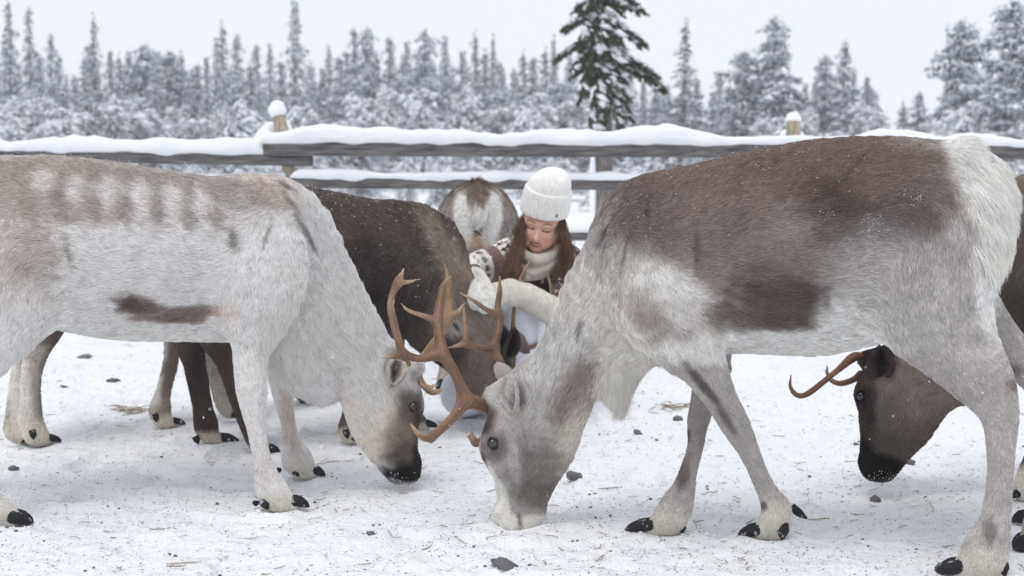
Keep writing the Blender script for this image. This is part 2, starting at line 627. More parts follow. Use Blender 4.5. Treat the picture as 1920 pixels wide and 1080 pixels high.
    def ear(self, base, tip, w, inner, outer, deep, lift=.01, fixed=None):
        """leaf-shaped cup with its hollow to the side, lying on the head"""
        p0, n0 = self.hit(*base); p1, n1 = self.hit(*tip)
        v = self.n if lift > 0 else -self.n
        if fixed: p0 = self.P(*base, fixed[0]); p1 = self.P(*tip, fixed[1])
        if lift < 0: p0 = self.P(*base, lift); p1 = self.P(*tip, lift * 1.6)
        if (p1 - p0) @ (p1 - p0) > .16 ** 2: p1 = self.P(tip[0], tip[1], self.n @ (p0 - self.A))
        p0 = p0 + v * .004; p1 = p1 + v * (.014 + abs(lift))
        if not fixed and lift > 0 and self.n @ (p1 - p0) < 0: p1 = p1 + self.n * (self.n @ (p0 - p1) + .012)
        ax = p1 - p0; L = np.linalg.norm(ax); ax = ax / L
        sd = unit(np.cross(ax, v)); nn = np.cross(sd, ax)
        if nn @ v < 0: nn = -nn
        nu, nv = 20, 15
        F_, B_, CF, CB = [], [], [], []
        for i in range(nu):
            u = i / (nu - 1)
            ww = w * (np.sin(math.pi * min(1, u * .88 + .12)) ** .62) * (1 - .15 * u) + .0015
            for j in range(nv):
                q = j / (nv - 1) * 2 - 1
                edge = abs(q) ** 2.2
                c = p0 + ax * (u * L) + sd * (q * ww) + nn * (.020 * edge * math.sin(math.pi * min(1, u * .8 + .2)) - .010 * (1 - edge) * math.sin(math.pi * u))
                F_.append(c); B_.append(c - nn * (.006 * (1 - edge) + .002))
                k = min(1, edge * 1.3 + .25 * max(0, u - .75) * 4)
                dp = math.exp(-((q - .15) / .38) ** 2 - ((u - .35) / .33) ** 2)
                base_c = srgb(inner) * (1 - k) + srgb(outer) * k
                CF.append(base_c * (1 - dp) + srgb(deep) * dp); CB.append(srgb(outer))
        V = np.array(F_ + B_); C = np.clip(np.array(CF + CB) * self.gain, 0, .9)
        Q = []
        for i in range(nu - 1):
            for j in range(nv - 1):
                a = i * nv + j
                Q.append((a, a + 1, a + nv + 1, a + nv)); b = a + nu * nv
                Q.append((b, b + nv, b + nv + 1, b + 1))
        for i in range(nu - 1):
            for j in (0, nv - 1):
                a = i * nv + j; b = a + nu * nv
                Q.append((a, a + nv, b + nv, b) if j == 0 else (a, b, b + nv, a + nv))
        Q = np.array(Q)
        N = vert_normals(V, Q)
        if (N[:nu * nv].mean(0) @ nn) < 0: Q = Q[:, ::-1]; N = -N
        e = link_mesh('ear', np_mesh('ear', V, Q, True, C), M_SKIN_HIDE, self.root)
        fl = np.tile(ax, (len(V), 1)) + N * .2
        grow_fur('ear_hair', self.root, V, Q, N, fl, C, np.full(len(V), .013), 9000, self.seed + 3, .00055, .45, 4, vary=.14, clump=.5)
    def crease(self, pts, c):
        P = [np.add(*[np.array(a) * k for a, k in zip(self.hit(*p), (1, .004))]) for p in pts]
        m = MB(); m.tube(catmull(P, 4), .0022, 5, lat=self.n, c=srgb(c) * .8)
        link_mesh('skin_fold', m.mesh('skin_fold', colors=True), M_SKIN_HIDE, self.root)
    def eye(self, x, y, r=0.014, lid=(60, 50, 48), lid2=None):
        p, n = self.hit(x, y)
        n = unit(n)
        bm_V, bm_Q = ball(p - n * r * 0.22, (r, r, r), 20, 14)
        m = MB(); m.add(bm_V, bm_Q)
        e = link_mesh('eye', m.mesh('eye'), M_EYE, self.root)
        # rim of skin round the eyeball
        t1 = unit(np.cross(n, [-.45 * self.t[0] * (1 if p[0] < 0 else -1), 0, 1.0])); t2 = np.cross(n, t1)
        a = np.linspace(0, 2 * math.pi, 20)
        ring = p + n * r * 0.42 + np.cos(a)[:, None] * t2 * r * 0.98 * (1 + .08 * np.abs(np.cos(a)[:, None])) + np.sin(a)[:, None] * t1 * r * 0.70
        m = MB(); m.tube(ring, 0.0026, 6, lat=n, c=srgb(lid), cap=False)
        if lid2: m.tube(ring + (ring - p) * -0.16 + n * 0.0005, 0.0011, 6, lat=n, c=srgb(lid2), cap=False)
        l = link_mesh('eyelid', m.mesh('eyelid', colors=True), M_SKIN_HIDE, None)
        l.parent = e
    def hoof(self, back, tip, of, claws=2, size=1.0, spread=0.016, far=True):
        """two cloven claws from under the hair to the tip"""
        gb = self.P(back[0], back[1], of)
        gt = self.P(tip[0], tip[1], of)
        gt[2] = max(gt[2], 0.006)
        d = gt - gb; d[2] = 0
        L = np.linalg.norm(d); d = d / max(L, 1e-6)
        sd = np.array([-d[1], d[0], 0])
        if sd[1] > 0: sd = -sd
        for s in ((1, -1) if claws == 2 else (1,)):
            q = MB()
            P0 = np.array([gb[0], gb[1], max(gb[2], 0.026)]) + sd * s * spread * 0.7
            P1 = P0 * 0.55 + gt * 0.45 + sd * s * spread * 0.6; P1[2] = 0.021
            P2 = P0 * 0.18 + gt * 0.82 + sd * s * spread * 0.45; P2[2] = 0.012
            P3 = gt + sd * s * spread * 0.2; P3[2] = 0.005
            pts = catmull([P0, P1, P2, P3], 4)
            rr = np.interp(np.linspace(0, 1, len(pts)), [0, .4, .75, 1], [.024, .022, .012, .003]) * size
            r2 = np.interp(np.linspace(0, 1, len(pts)), [0, .4, .75, 1], [.017, .018, .012, .004]) * size
            pts[:, 2] = np.maximum(pts[:, 2], rr * 0.8)
            q.tube(pts, rr, 12, lat=sd, R2=r2)
            link_mesh('hoof', q.mesh('hoof'), M_HOOF, self.root)
    def dewclaw(self, a, b, of, r=0.013):
        q = MB()
        p0, p1 = self.P(a[0], a[1], of), self.P(b[0], b[1], of)
        p1[2] = max(p1[2], 0.006)
        m = (p0 + p1) / 2 + self.n * 0.004
        pts = catmull([p0, m, p1], 4)
        q.tube(pts, np.interp(np.linspace(0, 1, len(pts)), [0, .5, 1], [r, r * 1.0, r * .25]), 10, lat=self.n,
               R2=np.interp(np.linspace(0, 1, len(pts)), [0, .5, 1], [r * .7, r * .7, r * .2]))
        link_mesh('dewclaw', q.mesh('dewclaw'), M_HOOF, self.root)
    def antler(self, tines, mat, h=0.0035, k=0.012):
        ch = []
        for t in tines:
            P = np.array([self.P(p[0], p[1], p[3]) for p in t])
            a = np.array([(p[2] * .86 - .3) / self.sc(p[0], p[1], p[3]) for p in t])
            ch.append(Chain(P, a, a * 0.8, self.n, k, 1, 4))
        V, Q = sdf_mesh(ch, h, 1, 0.02)
        best = np.full(len(V), 9.0); rad = np.zeros(len(V)); ang = np.zeros(len(V))
        for c in ch:
            for s in c.segs():
                d, u = c.seg_d(V, s)
                q = V - s[0]; t = np.clip(q @ u / max(np.linalg.norm(s[1] - s[0]), 1e-6), 0, 1)
                w = np.cross(u, [0, 1.0, 0]); w = unit(w); w2 = np.cross(u, w)
                m = d < best
                best[m] = d[m]; rad[m] = (s[2] + (s[3] - s[2]) * t)[m]; ang[m] = np.arctan2(q @ w, q @ w2)[m]
        # blood-vessel grooves run along the beam; the tips are rubbed pale
        g = .8 * noise3(np.stack([ang * 2.2, V[:, 2] * 10, V[:, 0] * 10], 1), 1.0, 5) + .7 * noise3(np.stack([ang * 4.5, V[:, 2] * 18, V[:, 0] * 18], 1), 1.0, 6)
        V = V + vert_normals(V, Q) * (0.0013 * g + 0.0007 * fbm(V, 70, 2, 3))[:, None]
        tone = sstep(rad, .002, .011)[:, None]
        C = srgb(mat[1]) * (1 - tone) + srgb(mat[0]) * tone
        C = C * (1 + .42 * g + .35 * fbm(V, 30, 3, 8))[:, None].clip(.35, 1.8)
        link_mesh('antler', np_mesh('antler', V, Q, True, C), M_ANTLER, self.root)
    def grains(self, spots, n, seed=0, size=0.0016, up=0.2):
        """snow crystals caught in the coat"""
        rng = np.random.default_rng(seed)
        dens = np.clip(self.N[:, 2] - up, 0, 1) ** 1.5
        for (x, y, r, s) in spots:
            p, _ = self.hit(x, y)
            dens = dens + s * np.exp(-((self.V - p) ** 2).sum(1) / (r * r))
        i = rng.choice(len(self.V), n, p=dens / dens.sum())
        c = self.V[i] + self.N[i] * (0.008 + 0.006 * rng.random(n))[:, None] + rng.normal(0, 0.003, (n, 3))
        s = size * (0.4 + 0.9 * rng.random(n) ** 2)
        O = np.array([(1, 0, 0), (-1, 0, 0), (0, 1, 0), (0, -1, 0), (0, 0, 1), (0, 0, -1)], float)
        Fc = np.array([(0, 2, 4), (2, 1, 4), (1, 3, 4), (3, 0, 4), (2, 0, 5), (1, 2, 5), (3, 1, 5), (0, 3, 5)])
        V = (c[:, None] + O[None] * s[:, None, None]).reshape(-1, 3)
        F = (Fc[None] + (np.arange(n) * 6)[:, None, None]).reshape(-1, 3)
        o = link_mesh('snow_grains', np_mesh('snow_grains', V, F), M_SNOWCAP, self.root)
        o['kind'] = 'stuff'

def ball(c, r, nu=16, nv=10, R=None):
    V = []
    for j in range(nv + 1):
        th = math.pi * j / nv
        for i in range(nu):
            ph = 2 * math.pi * i / nu
            V.append((r[0] * math.sin(th) * math.cos(ph), r[1] * math.sin(th) * math.sin(ph), r[2] * math.cos(th)))
    V = np.array(V)
    if R is not None: V = V @ np.asarray(R).T
    Q = [(j * nu + i, (j + 1) * nu + i, (j + 1) * nu + (i + 1) % nu, j * nu + (i + 1) % nu) for j in range(nv) for i in range(nu)]
    return V + np.asarray(c), Q

HORN = ((112, 87, 70), (168, 144, 122)); PALE_HORN = ((138, 114, 90), (186, 164, 138))
WHITE = (238, 235, 229); CREAM = (212, 205, 193)

# ---- the grey and brown reindeer in front, right --------------------------------------------
def right_deer():
    D = Deer((1350, 1013), (1860, 1046), 'grey and brown reindeer with white rump, nearest on the right, antlers reaching left', 11)
    # trunk from the chest back to the rump
    D.chain([(1212, 508, 168), (1245, 500, 180), (1300, 492, 183), (1370, 480, 187), (1450, 472, 198), (1530, 465, 205), (1610, 452, 200), (1685, 436, 184), (1735, 427, 166), (1778, 425, 132)],
            [.12, .16, .195, .215, .225, .225, .215, .205, .185, .14], k=0.05, length=0.017, inset=0.008)
    # shoulder blade, upper arm and haunch, near and far
    for s in (1, -1):
        D.chain([(1215, 390, 50), (1225, 480, 88), (1235, 570, 92), (1290, 640, 66)], [.03, .06, .07, .06], off=[s * .06, s * .125, s * .15, s * .14], k=0.035, length=0.016)
        D.chain([(1762, 330, 56), (1752, 430, 108), (1732, 530, 118), (1758, 610, 94)], [.05, .085, .09, .07], off=[s * .07, s * .12, s * .13, s * .12], k=0.06, length=0.016)
    # chest and neck
    D.chain([(1245, 480, 138), (1197, 512, 116), (1142, 572, 98), (1100, 635, 80), (1064, 692, 76), (1035, 745, 78)], [.14, .13, .105, .092, .08, .07], k=0.05, flow=-1, length=0.028, inset=0.010)
    D.chain([(1230, 600, 66), (1185, 640, 60), (1158, 690, 46), (1158, 735, 24)], [.09, .075, .055, .03], k=0.05, length=0.03)
    # head
    D.chain([(1030, 742, 80), (1006, 790, 92), (994, 840, 86), (985, 890, 66), (979, 932, 53), (973, 966, 44)], [.068, .072, .062, .05, .042, .035], k=0.03, flow=-1, length=0.010, inset=0.005, name='head')
    D.chain([(935, 745, 26), (1000, 728, 40)], [.05, .07], k=0.04, flow=-1, length=0.02)
    D.chain([(930, 800, 22), (922, 838, 26), (935, 880, 20)], [.03, .032, .02], off=0.045, k=0.03, flow=-1, length=0.006)      # brow over the eye
    D.chain([(945, 965, 24), (958, 980, 24)], [.03, .03], off=0.012, k=0.02, flow=-1, length=0.006)
    D.chain([(1000, 960, 26), (992, 984, 18)], [.028, .022], k=0.015, flow=-1, length=0.006)                               # chin
    # near ear, hollow side to the viewer
    # legs
    near = (1462, 1012); far = (1262, 1002); hind = (1850, 1082); hfar = (1965, 1035)
    a = D.leg([(1290, 640, 62), (1320, 690, 46), (1350, 745, 33), (1379, 797, 29), (1406, 850, 21), (1426, 895, 19), (1442, 928, 22), (1456, 956, 30), (1450, 982, 31), (1425, 1000, 16)], .14, near, b0=.06, top_n=2)
    b = D.leg([(1310, 640, 58), (1335, 690, 38), (1322, 740, 27), (1309, 790, 22), (1304, 836, 17), (1292, 880, 18), (1281, 918, 24), (1268, 950, 33), (1252, 974, 31), (1220, 994, 15)], -.10, far, b0=.055, top_n=2)
    c = D.leg([(1732, 530, 122), (1768, 610, 96), (1808, 668, 74), (1846, 718, 58), (1872, 770, 40), (1877, 825, 30), (1876, 880, 26), (1872, 935, 27), (1864, 985, 32), (1850, 1028, 44), (1828, 1064, 40), (1792, 1088, 20)], .12, hind, ratio=.68, b0=.075, top_n=2)
    D.leg([(1775, 460, 78), (1812, 545, 52), (1866, 625, 42), (1935, 700, 34), (1968, 760, 27), (1965, 860, 26), (1958, 940, 28), (1950, 985, 32), (1935, 1010, 24)], -.12, hfar, b0=.07, top_n=1)
    # tail
    D.chain([(1812, 288, 22), (1850, 322, 26), (1872, 365, 24), (1870, 405, 12)], [.035, .035, .03, .015], k=0.03, length=0.045)
    D.chain([(1796, 300, 28), (1828, 360, 32), (1834, 440, 30), (1826, 520, 26)], [.10, .10, .08, .06], k=0.05, length=0.032)

    G = (182, 175, 171)
    D.col(1440, 355, 360, 95, (142, 124, 113), 6, .45, s=.95, noisy=.4)
    D.col(1380, 320, 260, 50, (122, 102, 90), 6, .5, s=.9, noisy=.35)
    D.col(1590, 330, 180, 100, (120, 103, 93), -6, .35, s=.9)
    D.col(1545, 415, 85, 75, (84, 68, 62), -35, .55, s=.9)
    D.col(1440, 470, 130, 110, (134, 118, 110), 0, .4, s=.85)
    D.col(1300, 430, 110, 90, (132, 118, 111), 60, .45, s=.7)
    D.col(1195, 400, 60, 70, (118, 104, 98), 60, .4, s=.75)
    D.col(1380, 520, 110, 75, (146, 133, 126), 0, .45, s=.7)
    D.col(1470, 430, 46, 38, (158, 148, 143), -10, .5, s=.55, noisy=.6)
    D.col(1150, 520, 52, 70, (176, 166, 160), 50, .5, s=.6)
    D.col(1660, 480, 110, 60, (160, 150, 146), 0, .5, s=.6)
    D.col(1650, 415, 100, 46, (92, 78, 74), 12, .5, s=.75)
    D.col(1720, 385, 70, 60, (116, 104, 100), 30, .5, s=.6)
    D.col(1260, 545, 82, 44, (226, 222, 216), -30, .45, s=.95)
    D.col(1330, 600, 70, 30, (206, 200, 194), -35, .5, s=.7)
    D.col(1450, 540, 105, 46, (116, 102, 94), -6, .6, s=.85, noisy=.55)
    D.col(1500, 575, 56, 44, (104, 91, 84), 20, .5, s=.9, noisy=.55)
    D.col(1420, 585, 76, 38, (106, 93, 86), -16, .5, s=.9, noisy=.5)
    D.col(1360, 598, 46, 26, (120, 106, 98), -30, .6, s=.8, noisy=.55)
    D.col(1470, 612, 66, 18, (112, 99, 91), 6, .5, s=.8, noisy=.5)
    D.col(1470, 548, 70, 26, (90, 78, 71), 6, .6, s=.6, noisy=.5)
    D.col(1205, 600, 45, 60, (166, 152, 143), -20, .5, s=.65)
    D.col(1150, 590, 26, 60, (140, 128, 120), 70, .5, s=.5)
    D.col(1560, 592, 34, 52, (228, 225, 221), -20, .5, s=.8)
    D.col(1440, 652, 200, 30, WHITE, 3, .4, s=1)
    D.col(1600, 630, 70, 46, WHITE, 20, .4, s=.8)
    D.col(1700, 560, 150, 90, (196, 190, 187), -35, .6, s=.7)
    D.col(1848, 335, 54, 104, (240, 237, 230), 28, .45, off=.05, s=1, noisy=.25)
    D.col(1806, 285, 46, 30, (240, 236, 230), -30, .4, off=.05, s=1, noisy=.2)
    D.col(1858, 480, 34, 140, (238, 235, 230), 0, .35, off=.08, s=1)
    D.col(1100, 620, 90, 130, (226, 219, 211), 50, .5, s=.85)
    D.col(1040, 700, 80, 80, (210, 206, 202), 30, .4, s=.8)
    D.col(1165, 700, 60, 95, (226, 219, 208), 10, .4, s=.9)
    # head
    D.col(1010, 790, 90, 60, (194, 188, 184), 20, .4, off=.07, s=.8)
    D.col(1075, 750, 36, 74, (150, 134, 124), -25, .45, off=.06, s=.85)
    D.col(1068, 830, 22, 70, (212, 204, 192), -20, .4, off=.05, s=.8)
    D.col(1000, 885, 50, 66, (134, 124, 118), -8, .6, off=.06, s=.85, noisy=.4)
    D.col(1005, 932, 40, 34, (126, 116, 110), -10, .4, off=.05, s=.92)
    D.col(918, 885, 13, 60, (96, 80, 74), 5, .4, off=.02, s=.9)
    D.col(962, 850, 12, 60, (205, 200, 197), 6, .5, off=.06, s=.65, noisy=.4)
    D.col(916, 792, 18, 26, (70, 58, 55), -20, .4, off=.03, s=.95)
    D.col(925, 765, 20, 30, (120, 106, 100), 10, .5, off=.03, s=.6)
    D.col(938, 750, 22, 30, (222, 218, 212), 30, .4, off=.06, s=.8)
    D.col(958, 775, 16, 12, (230, 214, 196), 0, .5, off=.08, s=.7)
    D.col(972, 748, 12, 24, (120, 112, 108), 5, .45, off=.1, s=.8)
    D.col(927, 836, 26, 26, (104, 92, 88), 0, .45, off=.06, s=.75)
    D.col(938, 950, 19, 56, (238, 232, 222), 10, .25, off=.03, s=1, noisy=.2)
    D.col(1000, 988, 30, 20, (232, 226, 217), 0, .25, off=.03, s=1, noisy=.15)
    D.col(950, 985, 24, 24, (236, 230, 221), 0, .25, off=.03, s=1, noisy=.15)
    D.col(975, 978, 3.5, 16, (120, 106, 98), 8, .5, off=.03, s=.8)
    D.col(930, 905, 9, 40, (232, 227, 218), 12, .35, off=.03, s=.8, noisy=.4)
    D.col(950, 997, 26, 5, (70, 62, 60), 0, .6, off=.03, s=.6)
    # legs
    D.col(1455, 980, 56, 44, CREAM, 0, .7, off=a, s=.9)
    D.col(1248, 985, 64, 36, CREAM, 10, .7, off=b, s=.9)
    D.col(1845, 1066, 80, 42, CREAM, 0, .7, off=c, s=.85)
    D.col(1318, 722, 9, 60, (80, 70, 68), 35, .5, off=.16, s=.85)
    D.col(1355, 790, 9, 30, (96, 84, 80), 28, .5, off=.15, s=.8)
    D.col(1284, 885, 13, 30, (104, 88, 82), -8, .4, off=b, s=.85)
    D.col(1303, 820, 20, 60, (160, 148, 142), -8, .5, off=b, s=.6)
    D.col(1289, 815, 6, 12, (84, 72, 70), 0, .4, off=b, s=.8)
    D.col(1905, 712, 22, 14, (120, 106, 98), 0, .5, off=.1, s=.8)
    D.col(1432, 944, 7, 9, (80, 70, 66), 0, .4, off=a, s=.8)
    D.col(1855, 992, 12, 22, (110, 98, 92), 0, .5, off=c, s=.7)
    D.leng(1870, 380, 60, 60, .05); D.leng(1160, 720, 50, 80, .035)
    for (x, y, rx, ry, an) in ((1594, 314, 34, 3.5, 48), (1128, 425, 44, 2.5, 60), (1108, 470, 40, 2.5, 66), (1205, 400, 4, 34, 0), (1170, 470, 3, 36, -8), (1545, 560, 6, 30, 0), (1302, 470, 5, 46, 0), (1066, 640, 4, 26, -10)):
        D.col(x, y, rx, ry, (70, 62, 58), an, .6, s=.6, noisy=.25)
    D.finish(0.0060, G, 430000, width=0.00046, lift=0.22)
    # long throat mane
    V = D.V; u = V @ D.t
    P = D.P(1164, 722, 0.05)
    dens = np.exp(-(((u - P @ D.t) / 0.062) ** 2 + ((V[:, 2] - P[2]) / 0.075) ** 2)) * (D.N[:, 2] < 0.55) 
    dens[dens < 0.05] = 0
    fl = np.tile(np.array([0.12, -0.02, -1.0]), (len(V), 1))
    grow_fur('throat_mane', D.root, V, D.Q, D.N, fl, np.tile(srgb((232, 228, 221)), (len(V), 1)), .064 * np.clip(dens, 0, 1) ** .6, 12000, 77, .0006, .12, 5, dens=dens, droop=.8, vary=.08, clump=.25)
    # long rump and tail hair
    P = D.P(1868, 385, 0.0)
    dens = np.exp(-(((u - P @ D.t) / 0.05) ** 2 + ((V[:, 2] - P[2]) / 0.10) ** 2)); dens[dens < 0.08] = 0
    grow_fur('tail_hair', D.root, V, D.Q, D.N, np.tile(np.array([0.55, 0, -0.8]), (len(V), 1)), np.tile(srgb((242, 239, 232)), (len(V), 1)), np.where(dens > 0, .05, 0.0), 14000, 78, .0008, .25, 5, dens=dens, droop=.3, vary=.06, clump=.3)
    # feathering over the hooves
    for (x, y, o) in ((1470, 985, a), (1262, 985, b), (1850, 1060, c)):
        P = D.P(x, y, o)
        dens = np.exp(-((V - P) ** 2).sum(1) / 0.045 ** 2); dens[dens < 0.1] = 0
        grow_fur('foot_hair', D.root, V, D.Q, D.N, np.tile(np.array([-0.15, 0, -1.0]), (len(V), 1)), np.tile(srgb((220, 214, 204)), (len(V), 1)), .019 * np.clip(dens, 0, 1) ** .5, 2200, 79, .0006, .22, 4, dens=dens, droop=.4, vary=.08, clump=.4)
    D.ear((953, 708), (968, 772), .026, (150, 144, 141), (186, 180, 176), (84, 76, 74), lift=.012)
    D.ear((945, 712), (930, 690), .018, (120, 112, 106), (176, 170, 166), (96, 88, 84), lift=-.03)
    D.eye(924, 831, .0150, (66, 54, 51), None)

    D.hoof((1236, 997), (1172, 1009), b, size=.62); D.dewclaw((1277, 985), (1280, 1016), b, .012); D.dewclaw((1262, 990), (1270, 1010), b - .05, .010)
    D.hoof((1430, 1003), (1384, 1011), a, size=.6); D.dewclaw((1467, 980), (1468, 1013), a + .02, .016); D.dewclaw((1484, 950), (1513, 972), a - .03, .011)
    D.hoof((1812, 1085), (1755, 1104), c, size=.75); D.dewclaw((1878, 1052), (1884, 1082), c, .014)
    D.hoof((1935, 1022), (1900, 1034), D.n @ (ground(*hfar) - D.A))
    D.antler([
        [(925, 768, 15, .02), (905, 760, 16, .04), (873, 750, 18, .09)],
        [(873, 750, 17, .09), (850, 782, 11, .12), (818, 812, 10, .15), (800, 822, 9, .16), (781, 810, 6, .16), (769, 794, 2.5, .15)],
        [(812, 815, 8, .15), (809, 830, 2.5, .16)],
        [(873, 750, 17, .09), (860, 714, 12.5, .10), (842, 682, 13, .10), (828, 662, 14, .10)],
        [(828, 662, 14, .10), (790, 672, 9, .12), (757, 666, 10, .14), (736, 669, 6, .15), (714, 671, 2.5, .15)],
        [(757, 664, 10, .14), (744, 634, 8, .14), (733, 592, 8, .12), (732, 564, 7, .10), (745, 531, 9, .08), (753, 514, 5, .08), (758, 503, 2, .08)],
        [(745, 531, 8, .08), (768, 528, 4.5, .10), (788, 523, 2, .11)],
        [(828, 662, 14, .10), (822, 620, 11, .08), (821, 596, 12, .06), (827, 560, 9, .04), (831, 536, 7.5, .03), (840, 524, 4.5, .03), (849, 516, 2, .03)],
        [(821, 602, 10, .06), (797, 593, 6.5, .09), (767, 583, 5, .11), (752, 569, 2.2, .12)]], HORN)
    D.antler([
        [(965, 735, 13, -.06), (945, 708, 11, -.08), (938, 680, 9.5, -.10), (927, 653, 11, -.12), (935, 620, 9, -.13), (937, 600, 10, -.14), (934, 572, 8, -.14), (937, 545, 6.5, -.13), (937, 519, 3, -.12)],
        [(936, 592, 9, -.14), (912, 580, 6.5, -.10), (886, 562, 4.5, -.06), (861, 548, 2, -.04)],
        [(927, 653, 11, -.12), (902, 654, 8, -.08), (876, 645, 8.5, -.04), (858, 648, 5, -.02), (839, 652, 2.2, 0)],
        [(874, 643, 8, -.04), (872, 610, 5.5, -.03), (870, 590, 4, -.02), (870, 575, 1.8, -.02)]], HORN)
    D.antler([[(920, 802, 9, -.05), (908, 818, 7, -.06), (893, 832, 8, -.08), (882, 822, 5, -.09), (876, 817, 3, -.09)],
              [(893, 830, 7.5, -.08), (885, 812, 4.5, -.09), (884, 793, 1.8, -.09)]], HORN)
    D.grains([(1715, 375, .018, 16), (1640, 425, .018, 22), (1552, 405, .012, 16), (1180, 420, .1, .5)], 900, 5, .0011)
    return D

# ---- the pale reindeer in front, left -------------------------------------------------------
def left_deer():
    D = Deer((530, 929), (20, 950), 'pale whitish reindeer with black muzzle, nearest on the left, grazing head down to the right', 23)
    D.chain([(520, 484, 150), (470, 488, 156), (400, 487, 158), (320, 481, 163), (240, 474, 168), (160, 462, 168), (80, 450, 162), (0, 440, 150), (-70, 440, 140), (-130, 450, 110)],
            [.12, .155, .19, .21, .22, .22, .215, .20, .18, .13], k=0.05, length=0.017, inset=0.008)
    for s in (1, -1):
        D.chain([(480, 370, 45), (490, 460, 80), (490, 540, 84), (474, 610, 56)], [.03, .055, .06, .05], off=[s * .06, s * .125, s * .15, s * .135], k=0.035, length=0.015)
        D.chain([(-20, 350, 55), (-15, 430, 105), (10, 520, 112), (-20, 610, 88)], [.05, .08, .09, .07], off=[s * .07, s * .12, s * .13, s * .12], k=0.06, length=0.015)
    D.chain([(450, 450, 118), (505, 470, 135), (568, 538, 108), (622, 610, 90), (670, 668, 76), (712, 720, 70)], [.14, .13, .10, .085, .075, .065], k=0.05, flow=-1, length=0.026, inset=0.010)
    D.chain([(505, 560, 80), (540, 620, 74), (562, 680, 55), (600, 725, 34)], [.10, .09, .07, .05], k=0.05, flow=1, length=0.03)
    D.chain([(706, 716, 72), (716, 755, 76), (722, 795, 68), (734, 832, 54), (747, 862, 42), (756, 884, 33)], [.066, .072, .060, .05, .044, .036], k=0.03, flow=-1, length=0.010, inset=0.005)
    D.chain([(772, 690, 20), (740, 680, 30)], [.045, .06], k=0.04, flow=-1, length=0.018)
    D.chain([(772, 740, 20), (776, 765, 20), (768, 800, 16)], [.028, .03, .02], off=0.042, k=0.03, flow=-1, length=0.006)
    D.chain([(776, 868, 16), (772, 890, 16)], [.028, .026], off=0.01, k=0.02, flow=-1, length=0.005)
    D.chain([(728, 878, 14), (740, 892, 12)], [.024, .02], k=0.015, flow=-1, length=0.005)
    near = (515, 956); far = (570, 896); hind = (10, 985); hfar = (-120, 925)
    a = D.leg([(470, 590, 56), (470, 640, 38), (469, 690, 32), (472, 740, 29), (480, 798, 20), (489, 850, 18), (498, 888, 23), (508, 916, 31), (524, 936, 27), (550, 950, 13)], .135, near, b0=.055, top_n=2)
    b = D.leg([(520, 600, 50), (521, 650, 34), (525, 700, 25), (532, 748, 20), (541, 798, 15), (549, 834, 21), (556, 860, 30), (572, 878, 22), (592, 890, 11)], -.10, far, b0=.05, top_n=2)
    c = D.leg([(20, 540, 115), (-15, 600, 90), (-45, 660, 70), (-80, 720, 48), (-90, 770, 38), (-78, 830, 32), (-60, 890, 30), (-40, 930, 36), (-10, 955, 34), (22, 972, 20)], .12, hind, ratio=.68, b0=.075, top_n=2)
    D.leg([(-40, 540, 95), (-80, 620, 60), (-150, 690, 40), (-165, 760, 28), (-155, 840, 24), (-140, 880, 30), (-120, 905, 24)], -.12, hfar, b0=.06)
    D.chain([(-135, 370, 22), (-165, 410, 24), (-170, 460, 12)], [.03, .03, .015], k=0.03, length=0.04)

    D.gain = 1.5
    G = (212, 208, 206)
    D.col(200, 350, 330, 56, (150, 140, 133), -4, .6, s=.8)
    D.col(90, 320, 150, 34, (146, 134, 124), 0, .5, s=.75)
    D.col(380, 350, 160, 32, (144, 133, 126), -8, .55, s=.7)
    D.col(520, 352, 60, 30, (182, 168, 158), -30, .4, s=.6)
    for i, x in enumerate((85, 150, 210, 268, 330, 385)):
        D.col(x, 356 + i * 5, 24 - i * 1.5, 30, (206, 201, 198), 12, .55, s=.72, noisy=.4)
    for i, x in enumerate((60, 118, 180, 240, 300, 360, 415)):
        D.col(x, 375 + i * 7, 15, 38 - i * 2, (136, 122, 114), 20, .55, s=.55, noisy=.45)
    D.col(120, 395, 150, 26, (152, 140, 133), -10, .5, s=.6)
    D.col(70, 470, 66, 60, (146, 132, 122), 30, .55, s=.65, noisy=.4)
    D.col(20, 390, 60, 60, (166, 152, 143), 0, .5, s=.5)
    D.col(60, 540, 70, 45, (176, 166, 158), -20, .5, s=.5)
    D.col(0, 480, 50, 90, (180, 170, 163), 0, .6, s=.45)
    D.col(445, 450, 12, 30, (150, 140, 134), 5, .6, s=.5)
    D.col(270, 574, 60, 18, (112, 97, 89), -16, .5, s=.9, noisy=.55)
    D.col(340, 592, 76, 18, (124, 108, 99), 4, .5, s=.85, noisy=.6)
    D.col(520, 640, 10, 60, (150, 142, 138), 8, .6, off=.12, s=.5)
    D.col(400, 585, 36, 12, (150, 134, 124), 14, .5, s=.6, noisy=.5)
    D.col(245, 568, 36, 11, (84, 70, 64), -18, .5, s=.8, noisy=.5)
    D.col(350, 592, 56, 18, (104, 90, 83), 12, .45, s=.7)
    D.col(290, 636, 170, 26, WHITE, -4, .35, s=1)
    D.col(530, 590, 34, 20, (150, 134, 125), 35, .5, off=.1, s=.8)
    D.col(540, 640, 60, 60, WHITE, 0, .4, off=.08, s=.9)
    D.col(620, 600, 120, 90, (224, 220, 215), -45, .5, off=.1, s=.8)
    D.col(430, 590, 22, 30, (206, 190, 178), 0, .5, s=.5)
    # head
    D.col(700, 760, 50, 60, (226, 220, 212), 0, .4, off=.07, s=.8)
    D.col(648, 745, 16, 44, (198, 180, 164), 20, .5, off=.05, s=.45)
    D.col(690, 830, 34, 44, (214, 200, 184), 20, .5, off=.05, s=.65)
    D.col(750, 790, 34, 60, (176, 162, 150), 0, .5, off=.06, s=.75)
    D.col(774, 764, 26, 38, (92, 82, 78), 0, .5, off=.06, s=.85)
